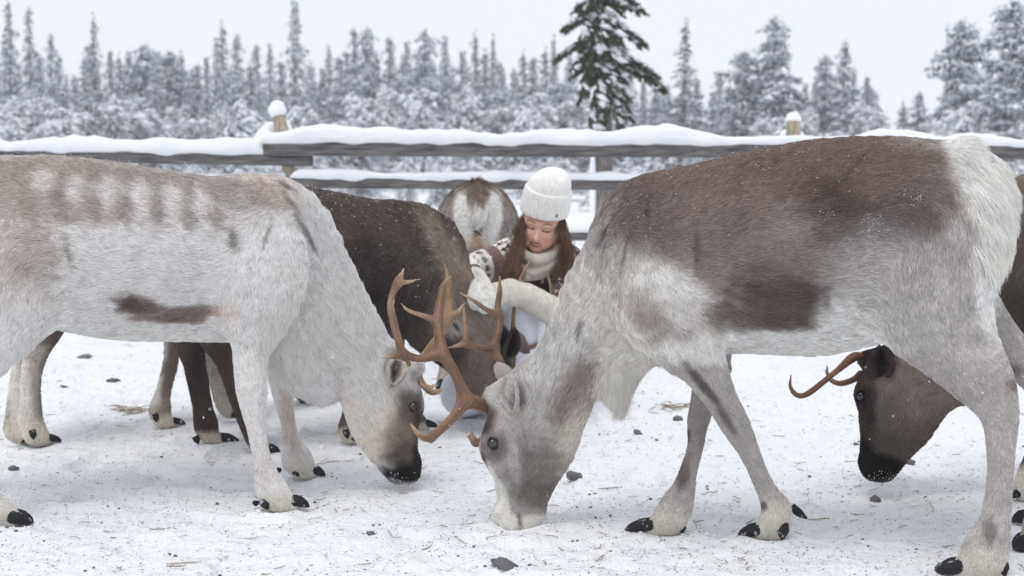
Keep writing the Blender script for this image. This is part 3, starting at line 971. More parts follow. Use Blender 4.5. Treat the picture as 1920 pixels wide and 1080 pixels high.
    D.col(770, 812, 26, 66, (88, 77, 71), 2, .7, off=.05, s=.8)
    D.col(783, 820, 12, 60, (62, 52, 50), 3, .4, off=.02, s=.95)
    D.col(745, 835, 40, 40, (142, 124, 110), 10, .6, off=.05, s=.75)
    D.col(756, 860, 40, 30, (76, 65, 60), 10, .6, off=.04, s=.88)
    D.col(756, 888, 40, 22, (26, 24, 25), 4, .4, off=.03, s=1, noisy=.3)
    D.col(782, 870, 12, 32, (34, 30, 30), 0, .35, off=.02, s=.95)
    D.col(738, 698, 12, 26, (84, 76, 72), 5, .5, off=.1, s=.85)
    D.col(757, 700, 14, 22, (228, 224, 219), 0, .5, off=.08, s=.8)
    D.col(735, 664, 20, 8, (110, 102, 98), 10, .5, off=.07, s=.5)
    D.col(779, 700, 12, 24, (120, 108, 102), 0, .5, off=.04, s=.5)
    # legs
    D.col(476, 760, 30, 130, (196, 190, 187), 3, .5, off=a, s=.7)
    D.col(505, 880, 34, 34, (176, 166, 162), -40, .5, off=a, s=.5)
    D.col(525, 947, 50, 28, CREAM, 0, .7, off=a, s=.9)
    D.col(503, 952, 14, 8, (206, 176, 140), 0, .5, off=a, s=.7)
    D.col(540, 780, 18, 80, (180, 166, 157), 8, .5, off=b, s=.8)
    D.col(565, 883, 44, 24, CREAM, 0, .7, off=b, s=.9)
    D.col(0, 965, 60, 30, CREAM, 0, .4, off=c, s=.9)
    for (x, y, rx, ry, an) in ((560, 395, 4, 30, 35), (578, 440, 4, 40, 28), (592, 470, 4, 26, 20), (500, 440, 3.5, 30, -18), (138, 470, 4, 34, 10), (440, 446, 6, 20, 0), (545, 355, 20, 4, -30)):
        D.col(x, y, rx, ry, (84, 76, 74), an, .6, s=.65, noisy=.3)
    D.finish(0.0063, G, 400000, width=0.00048, lift=0.22)
    V = D.V; u = V @ D.t
    P = D.P(545, 650, 0.05)
    dens = np.exp(-(((u - P @ D.t) / 0.07) ** 2 + ((V[:, 2] - P[2]) / 0.10) ** 2)) * (D.N[:, 2] < 0.5); dens[dens < 0.07] = 0
    grow_fur('throat_mane', D.root, V, D.Q, D.N, np.tile(np.array([0.25, -0.02, -1.0]), (len(V), 1)), np.tile(srgb((238, 234, 227)), (len(V), 1)), np.where(dens > 0, .030, 0.0), 6000, 87, .0007, .2, 5, dens=dens, droop=.7, vary=.06, clump=.25)
    for (x, y, o) in ((520, 940, a), (568, 880, b), (0, 965, c)):
        P = D.P(x, y, o)
        dens = np.exp(-((V - P) ** 2).sum(1) / 0.045 ** 2); dens[dens < 0.1] = 0
        grow_fur('foot_hair', D.root, V, D.Q, D.N, np.tile(np.array([0.25, 0, -1.0]), (len(V), 1)), np.tile(srgb((226, 220, 210)), (len(V), 1)), .016 * np.clip(dens, 0, 1) ** .5, 2000, 79, .0006, .22, 4, dens=dens, droop=.4, vary=.08, clump=.4)
    D.ear((746, 676), (734, 718), .026, (84, 76, 73), (168, 160, 154), (52, 46, 45), lift=.012)
    D.eye(775, 762, .0145, (70, 60, 57), None)

    D.hoof((546, 951), (580, 957), a, size=.55); D.dewclaw((494, 936), (502, 955), a + .02, .014); D.dewclaw((480, 940), (479, 955), a - .03, .009)
    D.hoof((584, 891), (610, 899), b, size=.5); D.dewclaw((552, 878), (561, 893), b + .02, .013); D.dewclaw((524, 878), (521, 887), b - .02, .008)
    D.hoof((15, 978), (62, 991), c, size=.75)
    D.hoof((-105, 918), (-75, 930), D.n @ (ground(*hfar) - D.A))
    # antlers, paler than those of its neighbour
    D.antler([
        [(768, 690, 12, -.02), (783, 697, 9, -.02), (790, 675, 9, -.03), (808, 650, 9, -.04), (829, 623, 10, -.05), (839, 598, 12, -.05), (843, 555, 9.5, -.05), (840, 520, 6, -.04), (834, 497, 2.2, -.03)],
        [(840, 600, 9, -.05), (860, 583, 5.5, -.03), (872, 567, 2.2, -.02)],
        [(781, 695, 9, -.02), (790, 716, 7, 0), (805, 733, 7.5, .02), (820, 735, 6, .03), (830, 728, 2.5, .03)],
        [(790, 680, 6, -.02), (796, 691, 2.5, -.01)]], PALE_HORN)
    D.antler([
        [(762, 684, 11, .05), (752, 655, 9, .06), (744, 626, 8, .06), (738, 596, 7, .05), (736, 574, 4, .05), (740, 560, 2, .05)],
        [(785, 708, 7, .02), (792, 722, 7, .04), (806, 727, 6, .06), (816, 720, 2.5, .07)]], PALE_HORN)
    D.grains([(330, 330, .15, .6), (745, 896, .025, 14), (787, 896, .012, 40)], 800, 6, .0012)
    return D

# ---- the dark brown one behind, its head turned down in front of the woman -------------------
def dark_deer():
    D = Deer((720, 817), (430, 843), 'dark brown reindeer in the middle, between the pale one and the crouching woman', 31)
    D.chain([(775, 480, 96), (720, 488, 112), (660, 488, 122), (600, 480, 125), (540, 474, 126), (480, 474, 118), (420, 480, 100), (380, 490, 80)],
            [.10, .15, .18, .20, .20, .185, .16, .12], k=0.05, length=0.022, inset=0.008)
    for s in (1, -1):
        D.chain([(755, 410, 36), (750, 480, 62), (735, 540, 62), (700, 600, 40)], [.03, .05, .055, .045], off=[s * .05, s * .09, s * .11, s * .11], k=0.05, length=0.02)
        D.chain([(430, 400, 40), (425, 470, 80), (410, 540, 75), (380, 600, 46)], [.05, .07, .08, .05], off=[s * .06, s * .11, s * .12, s * .10], k=0.05, length=0.018)
    D.chain([(740, 460, 78), (793, 472, 80), (826, 532, 66), (862, 592, 58), (900, 634, 54)], [.14, .125, .10, .088, .075], off=[0, 0, .02, .05, .08], k=0.05, flow=-1, length=0.026, inset=0.008)
    D.chain([(770, 560, 50), (800, 610, 46), (840, 650, 36), (870, 690, 22)], [.08, .07, .055, .035], off=[0, .02, .06, .08], k=0.05, flow=1, length=0.035)
    D.chain([(920, 645, 48), (915, 680, 56), (905, 712, 42), (895, 735, 26)], [.07, .07, .055, .04], off=[.09, .11, .13, .14], k=0.03, flow=-1, length=0.011)
    D.chain([(970, 640, 18), (985, 655, 10)], [.03, .02], off=[.12, .10], k=0.02, length=0.01)
    f1 = (653, 832); f2 = (795, 806); h1 = (400, 835); h2 = (505, 853)
    a = D.leg([(705, 590, 44), (690, 640, 30), (674, 690, 22), (662, 745, 15), (656, 785, 18), (650, 808, 18), (660, 824, 12)], .10, f1)
    b = D.leg([(730, 590, 42), (732, 640, 28), (738, 690, 22), (750, 740, 18), (768, 775, 17), (782, 790, 18), (800, 800, 9)], -.08, f2)
    c = D.leg([(345, 560, 64), (350, 620, 40), (362, 670, 24), (372, 720, 21), (380, 765, 20), (386, 795, 24), (392, 815, 20), (415, 828, 12)], -.02, h1)
    d = D.leg([(400, 570, 60), (410, 630, 38), (428, 680, 24), (444, 730, 21), (460, 775, 21), (476, 810, 22), (488, 836, 20), (500, 846, 12)], .12, h2)
    D.gain = 1.25
    base = (100, 88, 81)
    D.col(640, 400, 260, 50, (98, 84, 76), -6, .5, s=.6)
    D.col(700, 520, 60, 70, (62, 52, 49), 20, .5, s=.75)
    D.col(740, 580, 70, 50, (50, 42, 40), 0, .5, s=.8)
    D.col(780, 540, 40, 80, (70, 60, 56), 30, .5, s=.5)
    D.col(852, 500, 30, 115, (168, 152, 138), 28, .5, off=.12, s=.85)
    D.col(890, 590, 50, 60, (142, 128, 116), 30, .5, off=.15, s=.8)
    D.col(880, 560, 30, 40, (128, 114, 104), 30, .5, off=.15, s=.5)
    D.col(905, 620, 80, 60, (150, 136, 125), -20, .5, off=.15, s=.85)
    D.col(850, 660, 44, 40, (64, 52, 48), -35, .45, off=.12, s=.85)
    D.col(905, 705, 55, 50, (114, 100, 92), 0, .5, off=.16, s=.85)
    D.col(862, 622, 24, 16, (196, 190, 184), -20, .45, off=.15, s=.75)
    D.col(862, 620, 13, 4, (42, 36, 35), -40, .4, off=.15, s=.9)
    D.col(955, 640, 18, 22, (30, 26, 26), 0, .4, off=.18, s=1, noisy=.1)
    D.col(940, 690, 20, 40, (44, 38, 37), 0, .5, off=.16, s=.8)
    D.col(385, 740, 60, 120, (62, 50, 46), 0, .4, off=c, s=.9)
    D.col(455, 740, 50, 120, (84, 70, 64), 0, .5, off=d, s=.8)
    for (x, y, o) in ((652, 815, a), (385, 822, c), (490, 840, d)):
        D.col(x, y, 30, 17, (208, 198, 182), 0, .5, off=o, s=.9)
    D.col(790, 800, 24, 12, (206, 200, 190), 0, .4, off=b, s=.8)
    D.finish(0.0078, base, 170000, width=0.0007, lift=0.28)
    D.ear((950, 668), (957, 618), .027, (24, 21, 21), (70, 62, 58), (20, 18, 18), lift=.02, fixed=(.17, .185))
    D.hoof((655, 826), (672, 833), a, size=.5); D.dewclaw((648, 805), (652, 822), a + .02, .012)
    D.hoof((795, 803), (820, 809), b, size=.5)
    D.hoof((414, 830), (448, 837), c, size=.6); D.dewclaw((366, 818), (372, 832), c + .02, .012)
    D.hoof((500, 848), (524, 856), d, size=.6)
    D.antler([[(955, 640, 9, .12), (961, 619, 6.5, .10), (963, 586, 4.8, .08), (967, 549, 4.5, .06), (976, 522, 4.2, .05), (986, 502, 3.5, .05), (1000, 480, 1.6, .04)]], HORN)
    D.antler([[(972, 640, 8, .08), (990, 652, 6.5, .04), (1015, 640, 5, 0), (1030, 600, 4.5, -.03), (1034, 560, 4, -.05), (1031, 530, 3, -.05), (1026, 510, 1.5, -.05)]], HORN)
    D.grains([(640, 370, .2, .4), (830, 470, .1, .5)], 500, 7, .0018)
    return D

# ---- one hidden almost wholly behind the pale one: only its legs and muzzle show --------------
def hidden_deer():
    D = Deer((370, 793), (60, 833), 'reindeer with white-backed grey shanks, mostly hidden behind the pale one', 41)
    D.chain([(400, 430, 70), (340, 440, 88), (270, 445, 98), (190, 440, 102), (120, 435, 96), (70, 445, 76)], [.10, .15, .18, .18, .16, .11], k=0.05, length=0.02)
    D.chain([(385, 430, 66), (440, 490, 56), (500, 580, 46), (545, 660, 40)], [.13, .10, .08, .07], off=[0, 0, -.05, -.1], k=0.05, flow=-1, length=0.02)
    D.chain([(545, 665, 40), (562, 705, 36), (580, 740, 24), (590, 752, 16)], [.06, .055, .04, .035], off=[-.1, -.14, -.16, -.16], k=0.03, flow=-1, length=0.01)
    h1, h2, f1, f2 = (72, 836), (35, 834), (310, 803), (430, 785)
    a = D.leg([(100, 540, 66), (98, 600, 34), (72, 650, 26), (59, 700, 21), (58, 750, 20), (61, 790, 22), (68, 815, 24), (90, 827, 12)], .08, h1)
    b = D.leg([(80, 560, 56), (64, 630, 26), (42, 680, 19), (30, 730, 16), (26, 780, 17), (26, 808, 20), (40, 825, 11)], -.04, h2)
    c = D.leg([(350, 560, 50), (326, 640, 20), (318, 690, 16), (306, 735, 16), (300, 765, 22), (304, 785, 20), (322, 796, 12)], .06, f1)
    d = D.leg([(380, 560, 46), (390, 640, 20), (402, 700, 15), (414, 745, 16), (424, 768, 15), (436, 778, 9)], -.10, f2)
    D.col(118, 680, 40, 130, (120, 108, 98), 0, .4, off=a, s=.9)
    D.col(85, 740, 18, 80, (118, 106, 97), 0, .4, off=a, s=.9)
    D.col(95, 615, 50, 30, (106, 92, 84), 10, .4, off=a, s=.9)
    D.col(40, 740, 14, 100, (222, 217, 208), 4, .5, off=a, s=.85)
    D.col(62, 810, 40, 24, (216, 206, 190), 0, .5, off=a, s=.8)
    D.col(312, 690, 18, 70, (120, 104, 94), -8, .4, off=c, s=.9)
    D.col(293, 700, 9, 70, (226, 221, 212), -8, .4, off=c, s=.9)
    D.col(305, 770, 26, 14, (140, 120, 104), 0, .5, off=c, s=.6)
    D.col(305, 790, 32, 15, (216, 206, 188), 0, .5, off=c, s=.9)
    D.col(585, 740, 30, 24, (110, 92, 80), 0, .4, off=-.1, s=1)
    D.col(592, 755, 26, 8, (50, 42, 40), 0, .5, off=-.1, s=.9)
    D.finish(0.009, (176, 166, 156), 45000, width=0.0011, lift=0.28)
    D.hoof((88, 831), (114, 838), a, size=.5); D.dewclaw((60, 806), (63, 824), a + .03, .012)
    D.hoof((40, 828), (62, 836), b, size=.8)
    D.hoof((322, 798), (346, 804), c, size=.5); D.dewclaw((291, 776), (293, 791), c + .02, .013)
    D.hoof((432, 780), (450, 787), d, size=.8)
    return D

# ---- the far one with its rump to the viewer, behind the woman --------------------------------
def far_deer():
    c0 = at_depth(895, 420, 6.3)
    D = Deer((895, 722), (880, 640), 'grey reindeer behind the person, seen from the back, white rump patch showing', 51)
    D.n = np.array([1.0, 0, 0]); D.t = np.array([0.0, 1.0, 0])     # side to side is the lateral axis here
    def W(x, y, dep): return at_depth(x, y, dep)
    def ch(pts, a, b, k=.04, flow=1, length=.02, lat=(1, 0, 0)):
        c = Chain(np.array([W(*p) for p in pts]), np.array(a), np.array(b), np.array(lat, float), k, flow, 3)
        c.length = length; D.chains.append(c)
    ch([(893, 470, 7.35), (893, 452, 7.0), (894, 438, 6.65), (895, 435, 6.35), (896, 436, 6.2)], [.16, .21, .235, .225, .17], [.13, .19, .20, .175, .13], flow=1)
    ch([(893, 440, 7.2), (890, 490, 7.6), (888, 560, 7.9)], [.15, .12, .09], [.12, .09, .07], flow=-1)
    ch([(888, 570, 7.9), (888, 640, 7.95), (888, 662, 7.9)], [.09, .07, .04], [.08, .06, .04], flow=-1)
    for s, x, fx, fy in ((-1, 862, 838, 722), (1, 928, 940, 716)):
        ch([(x, 420, 6.4), (x - 2, 500, 6.25), (x - 4, 560, 6.2), (fx + 2, 620, 6.1), (fx, 670, 6.1), (fx - 2, 700, 6.05), (fx - 6, 712, 5.98)], [.14, .15, .085, .055, .032, .03, .028], [.085, .085, .06, .042, .028, .03, .028], length=.014)
        ch([(x + 4, 500, 7.1), (x + 4, 580, 7.1), (x + 4, 650, 7.1), (x + 4, 672, 7.05)], [.09, .05, .03, .03], [.06, .04, .028, .03], length=.012)
    ch([(896, 348, 6.28), (896, 372, 6.10), (896, 400, 6.03), (896, 420, 6.04)], [.03, .032, .03, .012], [.035, .04, .035, .012], k=.02, length=.035)
    # colours laid in the rump's own plane
    D.gain = 1.02
    D.t = np.array([1.0, 0, 0]); D.n = np.array([0, -1.0, 0]); D.A = W(895, 722, 6.1)
    sc = F_PX / 6.15
    def col(x, y, rx, ry, c, ang=0, soft=.35, s=1, noisy=.2):
        D.cb.append((W(x, y, 6.15), rx / sc, ry / sc, math.radians(ang), srgb(c), soft, s, noisy))
    col(895, 350, 95, 40, (150, 135, 122), 0, .5, .7)
    col(895, 337, 50, 12, (110, 92, 80), 0, .5, .6)
    col(870, 412, 19, 50, (250, 248, 244), 8, .3, 1, .1); col(922, 412, 19, 50, (250, 248, 244), -8, .3, 1, .1)
    col(896, 440, 22, 22, (240, 235, 228), 0, .5, .8)
    col(896, 368, 12, 22, (140, 125, 114), 0, .5, .85)
    col(897, 402, 10, 22, (238, 234, 228), 0, .4, .9)
    col(895, 433, 9, 12, (44, 34, 33), 0, .4, .95)
    col(894, 456, 20, 14, (206, 172, 142), 0, .6, .6)
    col(838, 712, 16, 22, (206, 196, 180), 0, .5, .9)
    D.finish(0.0085, (166, 156, 148), 80000, width=0.0009, lift=0.3)
    for fx, fy, dd in ((834, 716, 5.93), (936, 712, 5.93)):
        for s in (-1, 1):
            g = W(fx, fy, dd)
            m = MB(); P = np.array([g + [s * .016, .03, .0], g + [s * .02, -.02, 0], g + [s * .012, -.07, 0]]); P[:, 2] = [.03, .022, .006]
            m.tube(catmull(P, 4), np.interp(np.linspace(0, 1, 9), [0, .5, 1], [.02, .02, .004]), 10)
            link_mesh('hoof', m.mesh('hoof'), M_HOOF, D.root)
    return D

# ---- the dark one on the right edge ----------------------------------------------------------
def edge_deer():
    D = Deer((1905, 935), (2350, 960), 'dark brown reindeer with short hooked antlers at the right edge, grazing behind the front one', 61)
    D.chain([(1955, 480, 150), (2010, 478, 160), (2100, 470, 168), (2200, 462, 172), (2300, 455, 160), (2370, 460, 120)], [.12, .17, .21, .22, .19, .12], k=0.05, length=0.024, inset=0.008)
    D.chain([(1940, 420, 110), (1935, 480, 120), (1900, 560, 105), (1860, 620, 88), (1800, 680, 78), (1740, 705, 75)], [.12, .12, .11, .10, .085, .075], off=[0, 0, 0, 0, .01, .02], k=0.06, flow=-1, length=0.028, inset=0.008)
    D.chain([(1722, 700, 66), (1698, 740, 82), (1680, 790, 72), (1664, 830, 54), (1652, 862, 42), (1648, 880, 34)], [.07, .075, .065, .052, .044, .036], off=.03, k=0.03, flow=-1, length=0.013, inset=0.005)
    D.chain([(1628, 676, 20), (1680, 672, 30)], [.05, .06], off=.03, k=0.04, flow=-1, length=0.014)
    D.chain([(1622, 720, 17), (1618, 745, 18), (1630, 780, 14)], [.028, .03, .02], off=.07, k=0.03, flow=-1, length=0.008)
    D.chain([(1625, 868, 16), (1634, 884, 15)], [.028, .026], off=.04, k=0.02, flow=-1, length=0.006)
    D.chain([(1672, 868, 16), (1662, 884, 12)], [.024, .02], off=.03, k=0.02, flow=-1, length=0.006)
    fa, fb = (1915, 985), (1918, 940)
    a = D.leg([(1985, 600, 60), (1985, 680, 42), (1982, 760, 34), (1975, 840, 24), (1965, 900, 24), (1955, 935, 28), (1945, 962, 22), (1928, 975, 13)], .10, (1945, 985), b0=.05)
    b = D.leg([(2010, 600, 56), (2000, 680, 38), (1980, 760, 30), (1955, 830, 23), (1935, 885, 26), (1925, 912, 26), (1915, 928, 14)], -.08, (1925, 938), b0=.05)
    D.leg([(2290, 560, 100), (2300, 650, 70), (2330, 740, 40), (2325, 850, 26), (2310, 930, 30), (2290, 965, 20)], .11, (2300, 985), b0=.07)
    D.leg([(2310, 560, 90), (2360, 650, 60), (2390, 740, 36), (2380, 840, 24), (2370, 900, 28), (2355, 930, 18)], -.10, (2360, 942), b0=.07)
    D.gain = 1.4
    D.col(1905, 330, 90, 40, (132, 116, 100), -30, .5, s=.8)
    D.col(1900, 470, 60, 110, (112, 102, 96), 0, .5, s=.7)
    D.col(1900, 600, 70, 50, (78, 66, 60), 0, .5, s=.8)
    D.col(1720, 700, 80, 60, (140, 128, 118), -30, .5, off=.1, s=.85)
    D.col(1690, 775, 60, 66, (122, 111, 104), 0, .6, off=.1, s=.85, noisy=.4)
    D.col(1745, 740, 40, 60, (136, 124, 115), -40, .5, off=.08, s=.7)
    D.col(1655, 740, 26, 40, (128, 118, 110), 0, .6, off=.1, s=.7)
    D.col(1625, 790, 18, 80, (58, 48, 45), 0, .5, off=.05, s=.9)
    D.col(1662, 838, 50, 30, (88, 77, 71), 0, .6, off=.08, s=.8)
    D.col(1645, 878, 46, 26, (20, 18, 19), 6, .3, off=.06, s=1, noisy=.15)
    D.col(1620, 860, 18, 40, (26, 23, 23), 0, .4, off=.04, s=.95)
    D.col(1618, 742, 20, 30, (52, 44, 42), 0, .5, off=.08, s=.8)
    D.col(1650, 672, 34, 36, (32, 27, 26), 0, .35, off=.12, s=1, noisy=.12)
    D.col(1612, 690, 14, 30, (60, 50, 46), 0, .5, off=.05, s=.8)
    for (x, y, o) in ((1955, 950, a), (1925, 905, b)):
        D.col(x, y, 40, 34, (216, 208, 196), 0, .5, off=o, s=.9)
    D.finish(0.0075, (100, 86, 78), 180000, width=0.00062, lift=0.26)
    D.ear((1652, 706), (1650, 650), .036, (34, 29, 28), (70, 60, 55), (24, 20, 20), lift=.012)
    D.eye(1614, 743, .0150, (26, 22, 22))
    D.hoof((1928, 976), (1898, 988), a, size=.6); D.hoof((1915, 930), (1895, 938), b, size=.55)
    D.hoof((2285, 972), (2255, 986), .11); D.hoof((2350, 932), (2325, 942), -.1)
    D.antler([[(1612, 668, 10, .07), (1598, 671, 11, .08), (1570, 695, 7.5, .12), (1539, 720, 7.5, .16), (1511, 740, 7, .18), (1493, 740, 6, .18), (1482, 724, 4.5, .18), (1483, 702, 1.8, .18)]], ((98, 68, 54), (126, 98, 80)))
    D.antler([[(1615, 700, 9, -.03), (1602, 711, 7.5, -.04), (1578, 719, 7, -.06), (1560, 714, 6, -.08), (1551, 700, 4.5, -.09), (1551, 684, 1.8, -.09)]], ((98, 68, 54), (126, 98, 80)))
    D.grains([(1645, 898, .022, 14), (1670, 896, .015, 10)], 220, 8, .0013, up=.6)
    return D
# ------------------------------------------------------------------ ground
def snow_ground_mat():
    m, nt, b = new_mat('trampled_snow')
    co = nt.nodes.new('ShaderNodeTexCoord')
    def noise(scale, det=4, vec=None):
        n = nt.nodes.new('ShaderNodeTexNoise'); n.inputs['Scale'].default_value = scale; n.inputs['Detail'].default_value = det
        nt.links.new(vec or co.outputs['Object'], n.inputs['Vector']); return n
    def ramp(src, stops):
        r = nt.nodes.new('ShaderNodeValToRGB')
        r.color_ramp.elements[0].position, r.color_ramp.elements[0].color = stops[0][0], (*stops[0][1], 1)
        r.color_ramp.elements[1].position, r.color_ramp.elements[1].color = stops[1][0], (*stops[1][1], 1)
        nt.links.new(src, r.inputs[0]); return r
    base = ramp(noise(2.2, 5).outputs['Fac'], [(0.35, (0.86, 0.87, 0.90)), (0.65, (0.92, 0.925, 0.94))])
    # faint straw stain
    stain = ramp(noise(5.5, 5).outputs['Fac'], [(0.60, (0, 0, 0)), (0.78, (1, 1, 1))])
    mx = nt.nodes.new('ShaderNodeMixRGB'); mx.inputs[2].default_value = (0.60, 0.55, 0.46, 1)
    mul = nt.nodes.new('ShaderNodeMath'); mul.operation = 'MULTIPLY'; mul.inputs[1].default_value = 0.34
    nt.links.new(stain.outputs[0], mul.inputs[0]); nt.links.new(mul.outputs[0], mx.inputs[0]); nt.links.new(base.outputs[0], mx.inputs[1])
    # tiny crumbs of dirt
    cr = ramp(noise(75, 3).outputs['Fac'], [(0.63, (0, 0, 0)), (0.71, (1, 1, 1))])
    ms = ramp(noise(1.7, 4).outputs['Fac'], [(0.42, (0, 0, 0)), (0.62, (1, 1, 1))])
    m2 = nt.nodes.new('ShaderNodeMath'); m2.operation = 'MULTIPLY'
    nt.links.new(cr.outputs[0], m2.inputs[0]); nt.links.new(ms.outputs[0], m2.inputs[1])
    m3 = nt.nodes.new('ShaderNodeMath'); m3.operation = 'MULTIPLY'; m3.inputs[1].default_value = 0.8
    nt.links.new(m2.outputs[0], m3.inputs[0])
    mx2 = nt.nodes.new('ShaderNodeMixRGB'); mx2.inputs[2].default_value = (0.30, 0.28, 0.26, 1)
    nt.links.new(m3.outputs[0], mx2.inputs[0]); nt.links.new(mx.outputs[0], mx2.inputs[1])
    nt.links.new(mx2.outputs[0], b.inputs['Base Color'])
    b.inputs['Roughness'].default_value = 0.85
    b.inputs['Specular IOR Level'].default_value = 0.2
    n1, n2 = noise(22, 6), noise(120, 3)
    ad = nt.nodes.new('ShaderNodeMath'); ad.operation = 'MULTIPLY_ADD'; ad.inputs[1].default_value = 0.25
    nt.links.new(n2.outputs['Fac'], ad.inputs[0]); nt.links.new(n1.outputs['Fac'], ad.inputs[2])
    bp = nt.nodes.new('ShaderNodeBump'); bp.inputs['Strength'].default_value = 0.75; bp.inputs['Distance'].default_value = 0.035
    nt.links.new(ad.outputs[0], bp.inputs['Height']); nt.links.new(bp.outputs[0], b.inputs['Normal'])
    return m
M_GROUND = snow_ground_mat()

HOOF_SPOTS = []
def ground_z(x, y):
    p = np.stack([x, y, np.zeros_like(x)], -1)
    near = 1 - sstep(y, 8.5, 13)
    z = 0.014 * fbm(p, 3.0, 4, 3) + 0.010 * fbm(p, 12, 3, 9) + 0.0045 * fbm(p, 34, 2, 10)
    # hoof pocks trodden into the crust
    w = noise3(p, 7.5, 21)
    z = z - 0.015 * sstep(w, 0.30, 0.60) + 0.006 * sstep(w, 0.1, 0.3) * (1 - sstep(w, .3, .45))
    z = z * near + (1 - near) * 0.09 * fbm(p, 0.35, 4, 5)
    # loose snow pushed up round the muzzles and feet
    for (gx, gy, r, hh) in HOOF_SPOTS:
        d = np.sqrt((x - gx) ** 2 + ((y - gy)) ** 2)
        z = z * (1 - 0.7 * np.exp(-(d / r) ** 2)) + hh * np.exp(-((d - r * 0.9) / (r * 0.45)) ** 2)
    # drift along the far side of the fence, swelling into low snow banks at the trees
    z = z + 0.30 * np.exp(-((y - 11.2 - 0.5 * np.sin(x * 0.8)) / 1.3) ** 2) * (0.75 + 0.5 * noise3(p, 0.6, 8))
    z = z + 0.25 * sstep(y, 20, 40)
    return z - 0.004

def make_ground():
    xs = np.concatenate([-np.geomspace(2.6, 250, 40)[::-1], np.linspace(-2.55, 2.55, 390), np.geomspace(2.6, 250, 40)])
    ys = np.concatenate([-np.geomspace(1, 18, 5)[::-1], np.linspace(0, 2.4, 12), np.linspace(2.42, 7.5, 420), np.linspace(7.53, 14, 130), np.geomspace(14.1, 245, 80)])
    X, Y = np.meshgrid(xs, ys)
    Z = ground_z(X, Y)
    Z[Y < 1] = 0
    V = np.stack([X, Y, Z], -1).reshape(-1, 3)
    nx, ny = len(xs), len(ys)
    i = (np.arange(ny - 1)[:, None] * nx + np.arange(nx - 1)[None]).ravel()
    Q = np.stack([i, i + 1, i + 1 + nx, i + nx], 1)
    o = link_mesh('snow_ground', np_mesh('snow_ground', V, Q), M_GROUND)
    o['kind'] = 'structure'

for (px, py, r, hh) in ((962, 1000, .09, .014), (760, 903, .08, .014), (1650, 898, .08, .014), (515, 956, .06, .008), (570, 896, .05, .008), (1440, 1010, .07, .008),
                        (1245, 1002, .07, .008), (1840, 1085, .07, .008), (30, 985, .07, .008), (400, 833, .06, .008), (500, 850, .06, .008), (72, 835, .07, .008), (310, 802, .06, .008)):
    g = ground(px, py); HOOF_SPOTS.append((g[0], g[1], r, hh))

# ------------------------------------------------------------------ fence
M_WOOD = noise_mat('weathered_rail', srgb((82, 80, 82)), srgb((128, 125, 124)), 5, 0.85, 0.6, 18, (0.35, 14, 14), 0.2, dist=0.004)
M_POST = noise_mat('pale_peeled_post', srgb((138, 126, 112)), srgb((182, 172, 156)), 8, 0.85, 0.5, 30, (10, 10, 1.0), 0.2, dist=0.004)
M_END = noise_mat('sawn_end', srgb((60, 56, 55)), srgb((98, 92, 88)), 30, 0.9, 0.3, 60, None, 0.1)

def snow_strip(name, parent, P, W, Hh, seed, n=None, cap_l=0.08):
    """a lumpy ridge of snow lying along polyline P (top of rail), width W, height Hh (function of u along)"""
    P = np.asarray(P, float)
    seg = np.linalg.norm(np.diff(P, axis=0), axis=1); L = seg.sum()
    n = n or int(L / 0.02)
    s = np.linspace(0, L, n)
    cs = np.concatenate([[0], np.cumsum(seg)])
    C = np.stack([np.interp(s, cs, P[:, k]) for k in range(3)], 1)
    T = unit(np.gradient(C, axis=0)); S = unit(np.cross(T, [0, 0, 1.0]))
    q = np.stack([s, np.zeros(n), np.zeros(n)], 1)
    h = Hh(s / L) * (1 + 0.16 * noise3(q, 2.5, seed) + 0.20 * noise3(q, 5, seed + 1) + 0.10 * noise3(q, 14, seed + 7))
    w = W * (1 + 0.14 * noise3(q, 4, seed + 2))
    endf = np.sqrt(np.clip(np.minimum(s, L - s) / cap_l, 0, 1) * (2 - np.clip(np.minimum(s, L - s) / cap_l, 0, 1)))
    h = h * (0.15 + 0.85 * endf)
    K = 15
    a = np.linspace(0, math.pi, K)
    prof_x = np.sign(np.cos(a)) * np.abs(np.cos(a)) ** 0.75; prof_z = np.sin(a) ** 0.62
    # the ridge hangs a little over the edges
    V = C[:, None] + S[:, None] * (prof_x[None] * w[:, None] * (1 + 0.22 * (np.sin(a * 2) ** 2))[None])[..., None]
    V[..., 2] += prof_z[None] * h[:, None] + 0.002
    V = V.reshape(-1, 3)
    V += 0.006 * np.stack([noise3(V, 12, seed + 3), noise3(V, 12, seed + 4), noise3(V, 12, seed + 5)], 1)
    lip = 0.016 * noise3(V, 9, seed + 6)
    zz = np.tile(prof_z, n)
    V[:, 2] += np.where(zz < 0.3, lip - 0.008, 0)
    i = (np.arange(n - 1)[:, None] * K + np.arange(K - 1)[None]).ravel()
    Q = np.stack([i, i + K, i + K + 1, i + 1], 1)
    B = np.stack([np.arange(n - 1) * K, np.arange(n - 1) * K + K - 1, (np.arange(n - 1) + 1) * K + K - 1, (np.arange(n - 1) + 1) * K], 1)
    me = np_mesh(name, V, np.vstack([Q, B]))
    link_mesh(name, me, M_SNOWCAP, parent)

def blob_snow(name, parent, chains, h=0.012):
    V, Q = sdf_mesh(chains, h, 1, 0.03)
    N = vert_normals(V, Q)
    V = V + N * (0.007 * fbm(V, 14, 3, 4))[:, None]
    link_mesh(name, np_mesh(name, V, Q), M_SNOWCAP, parent)

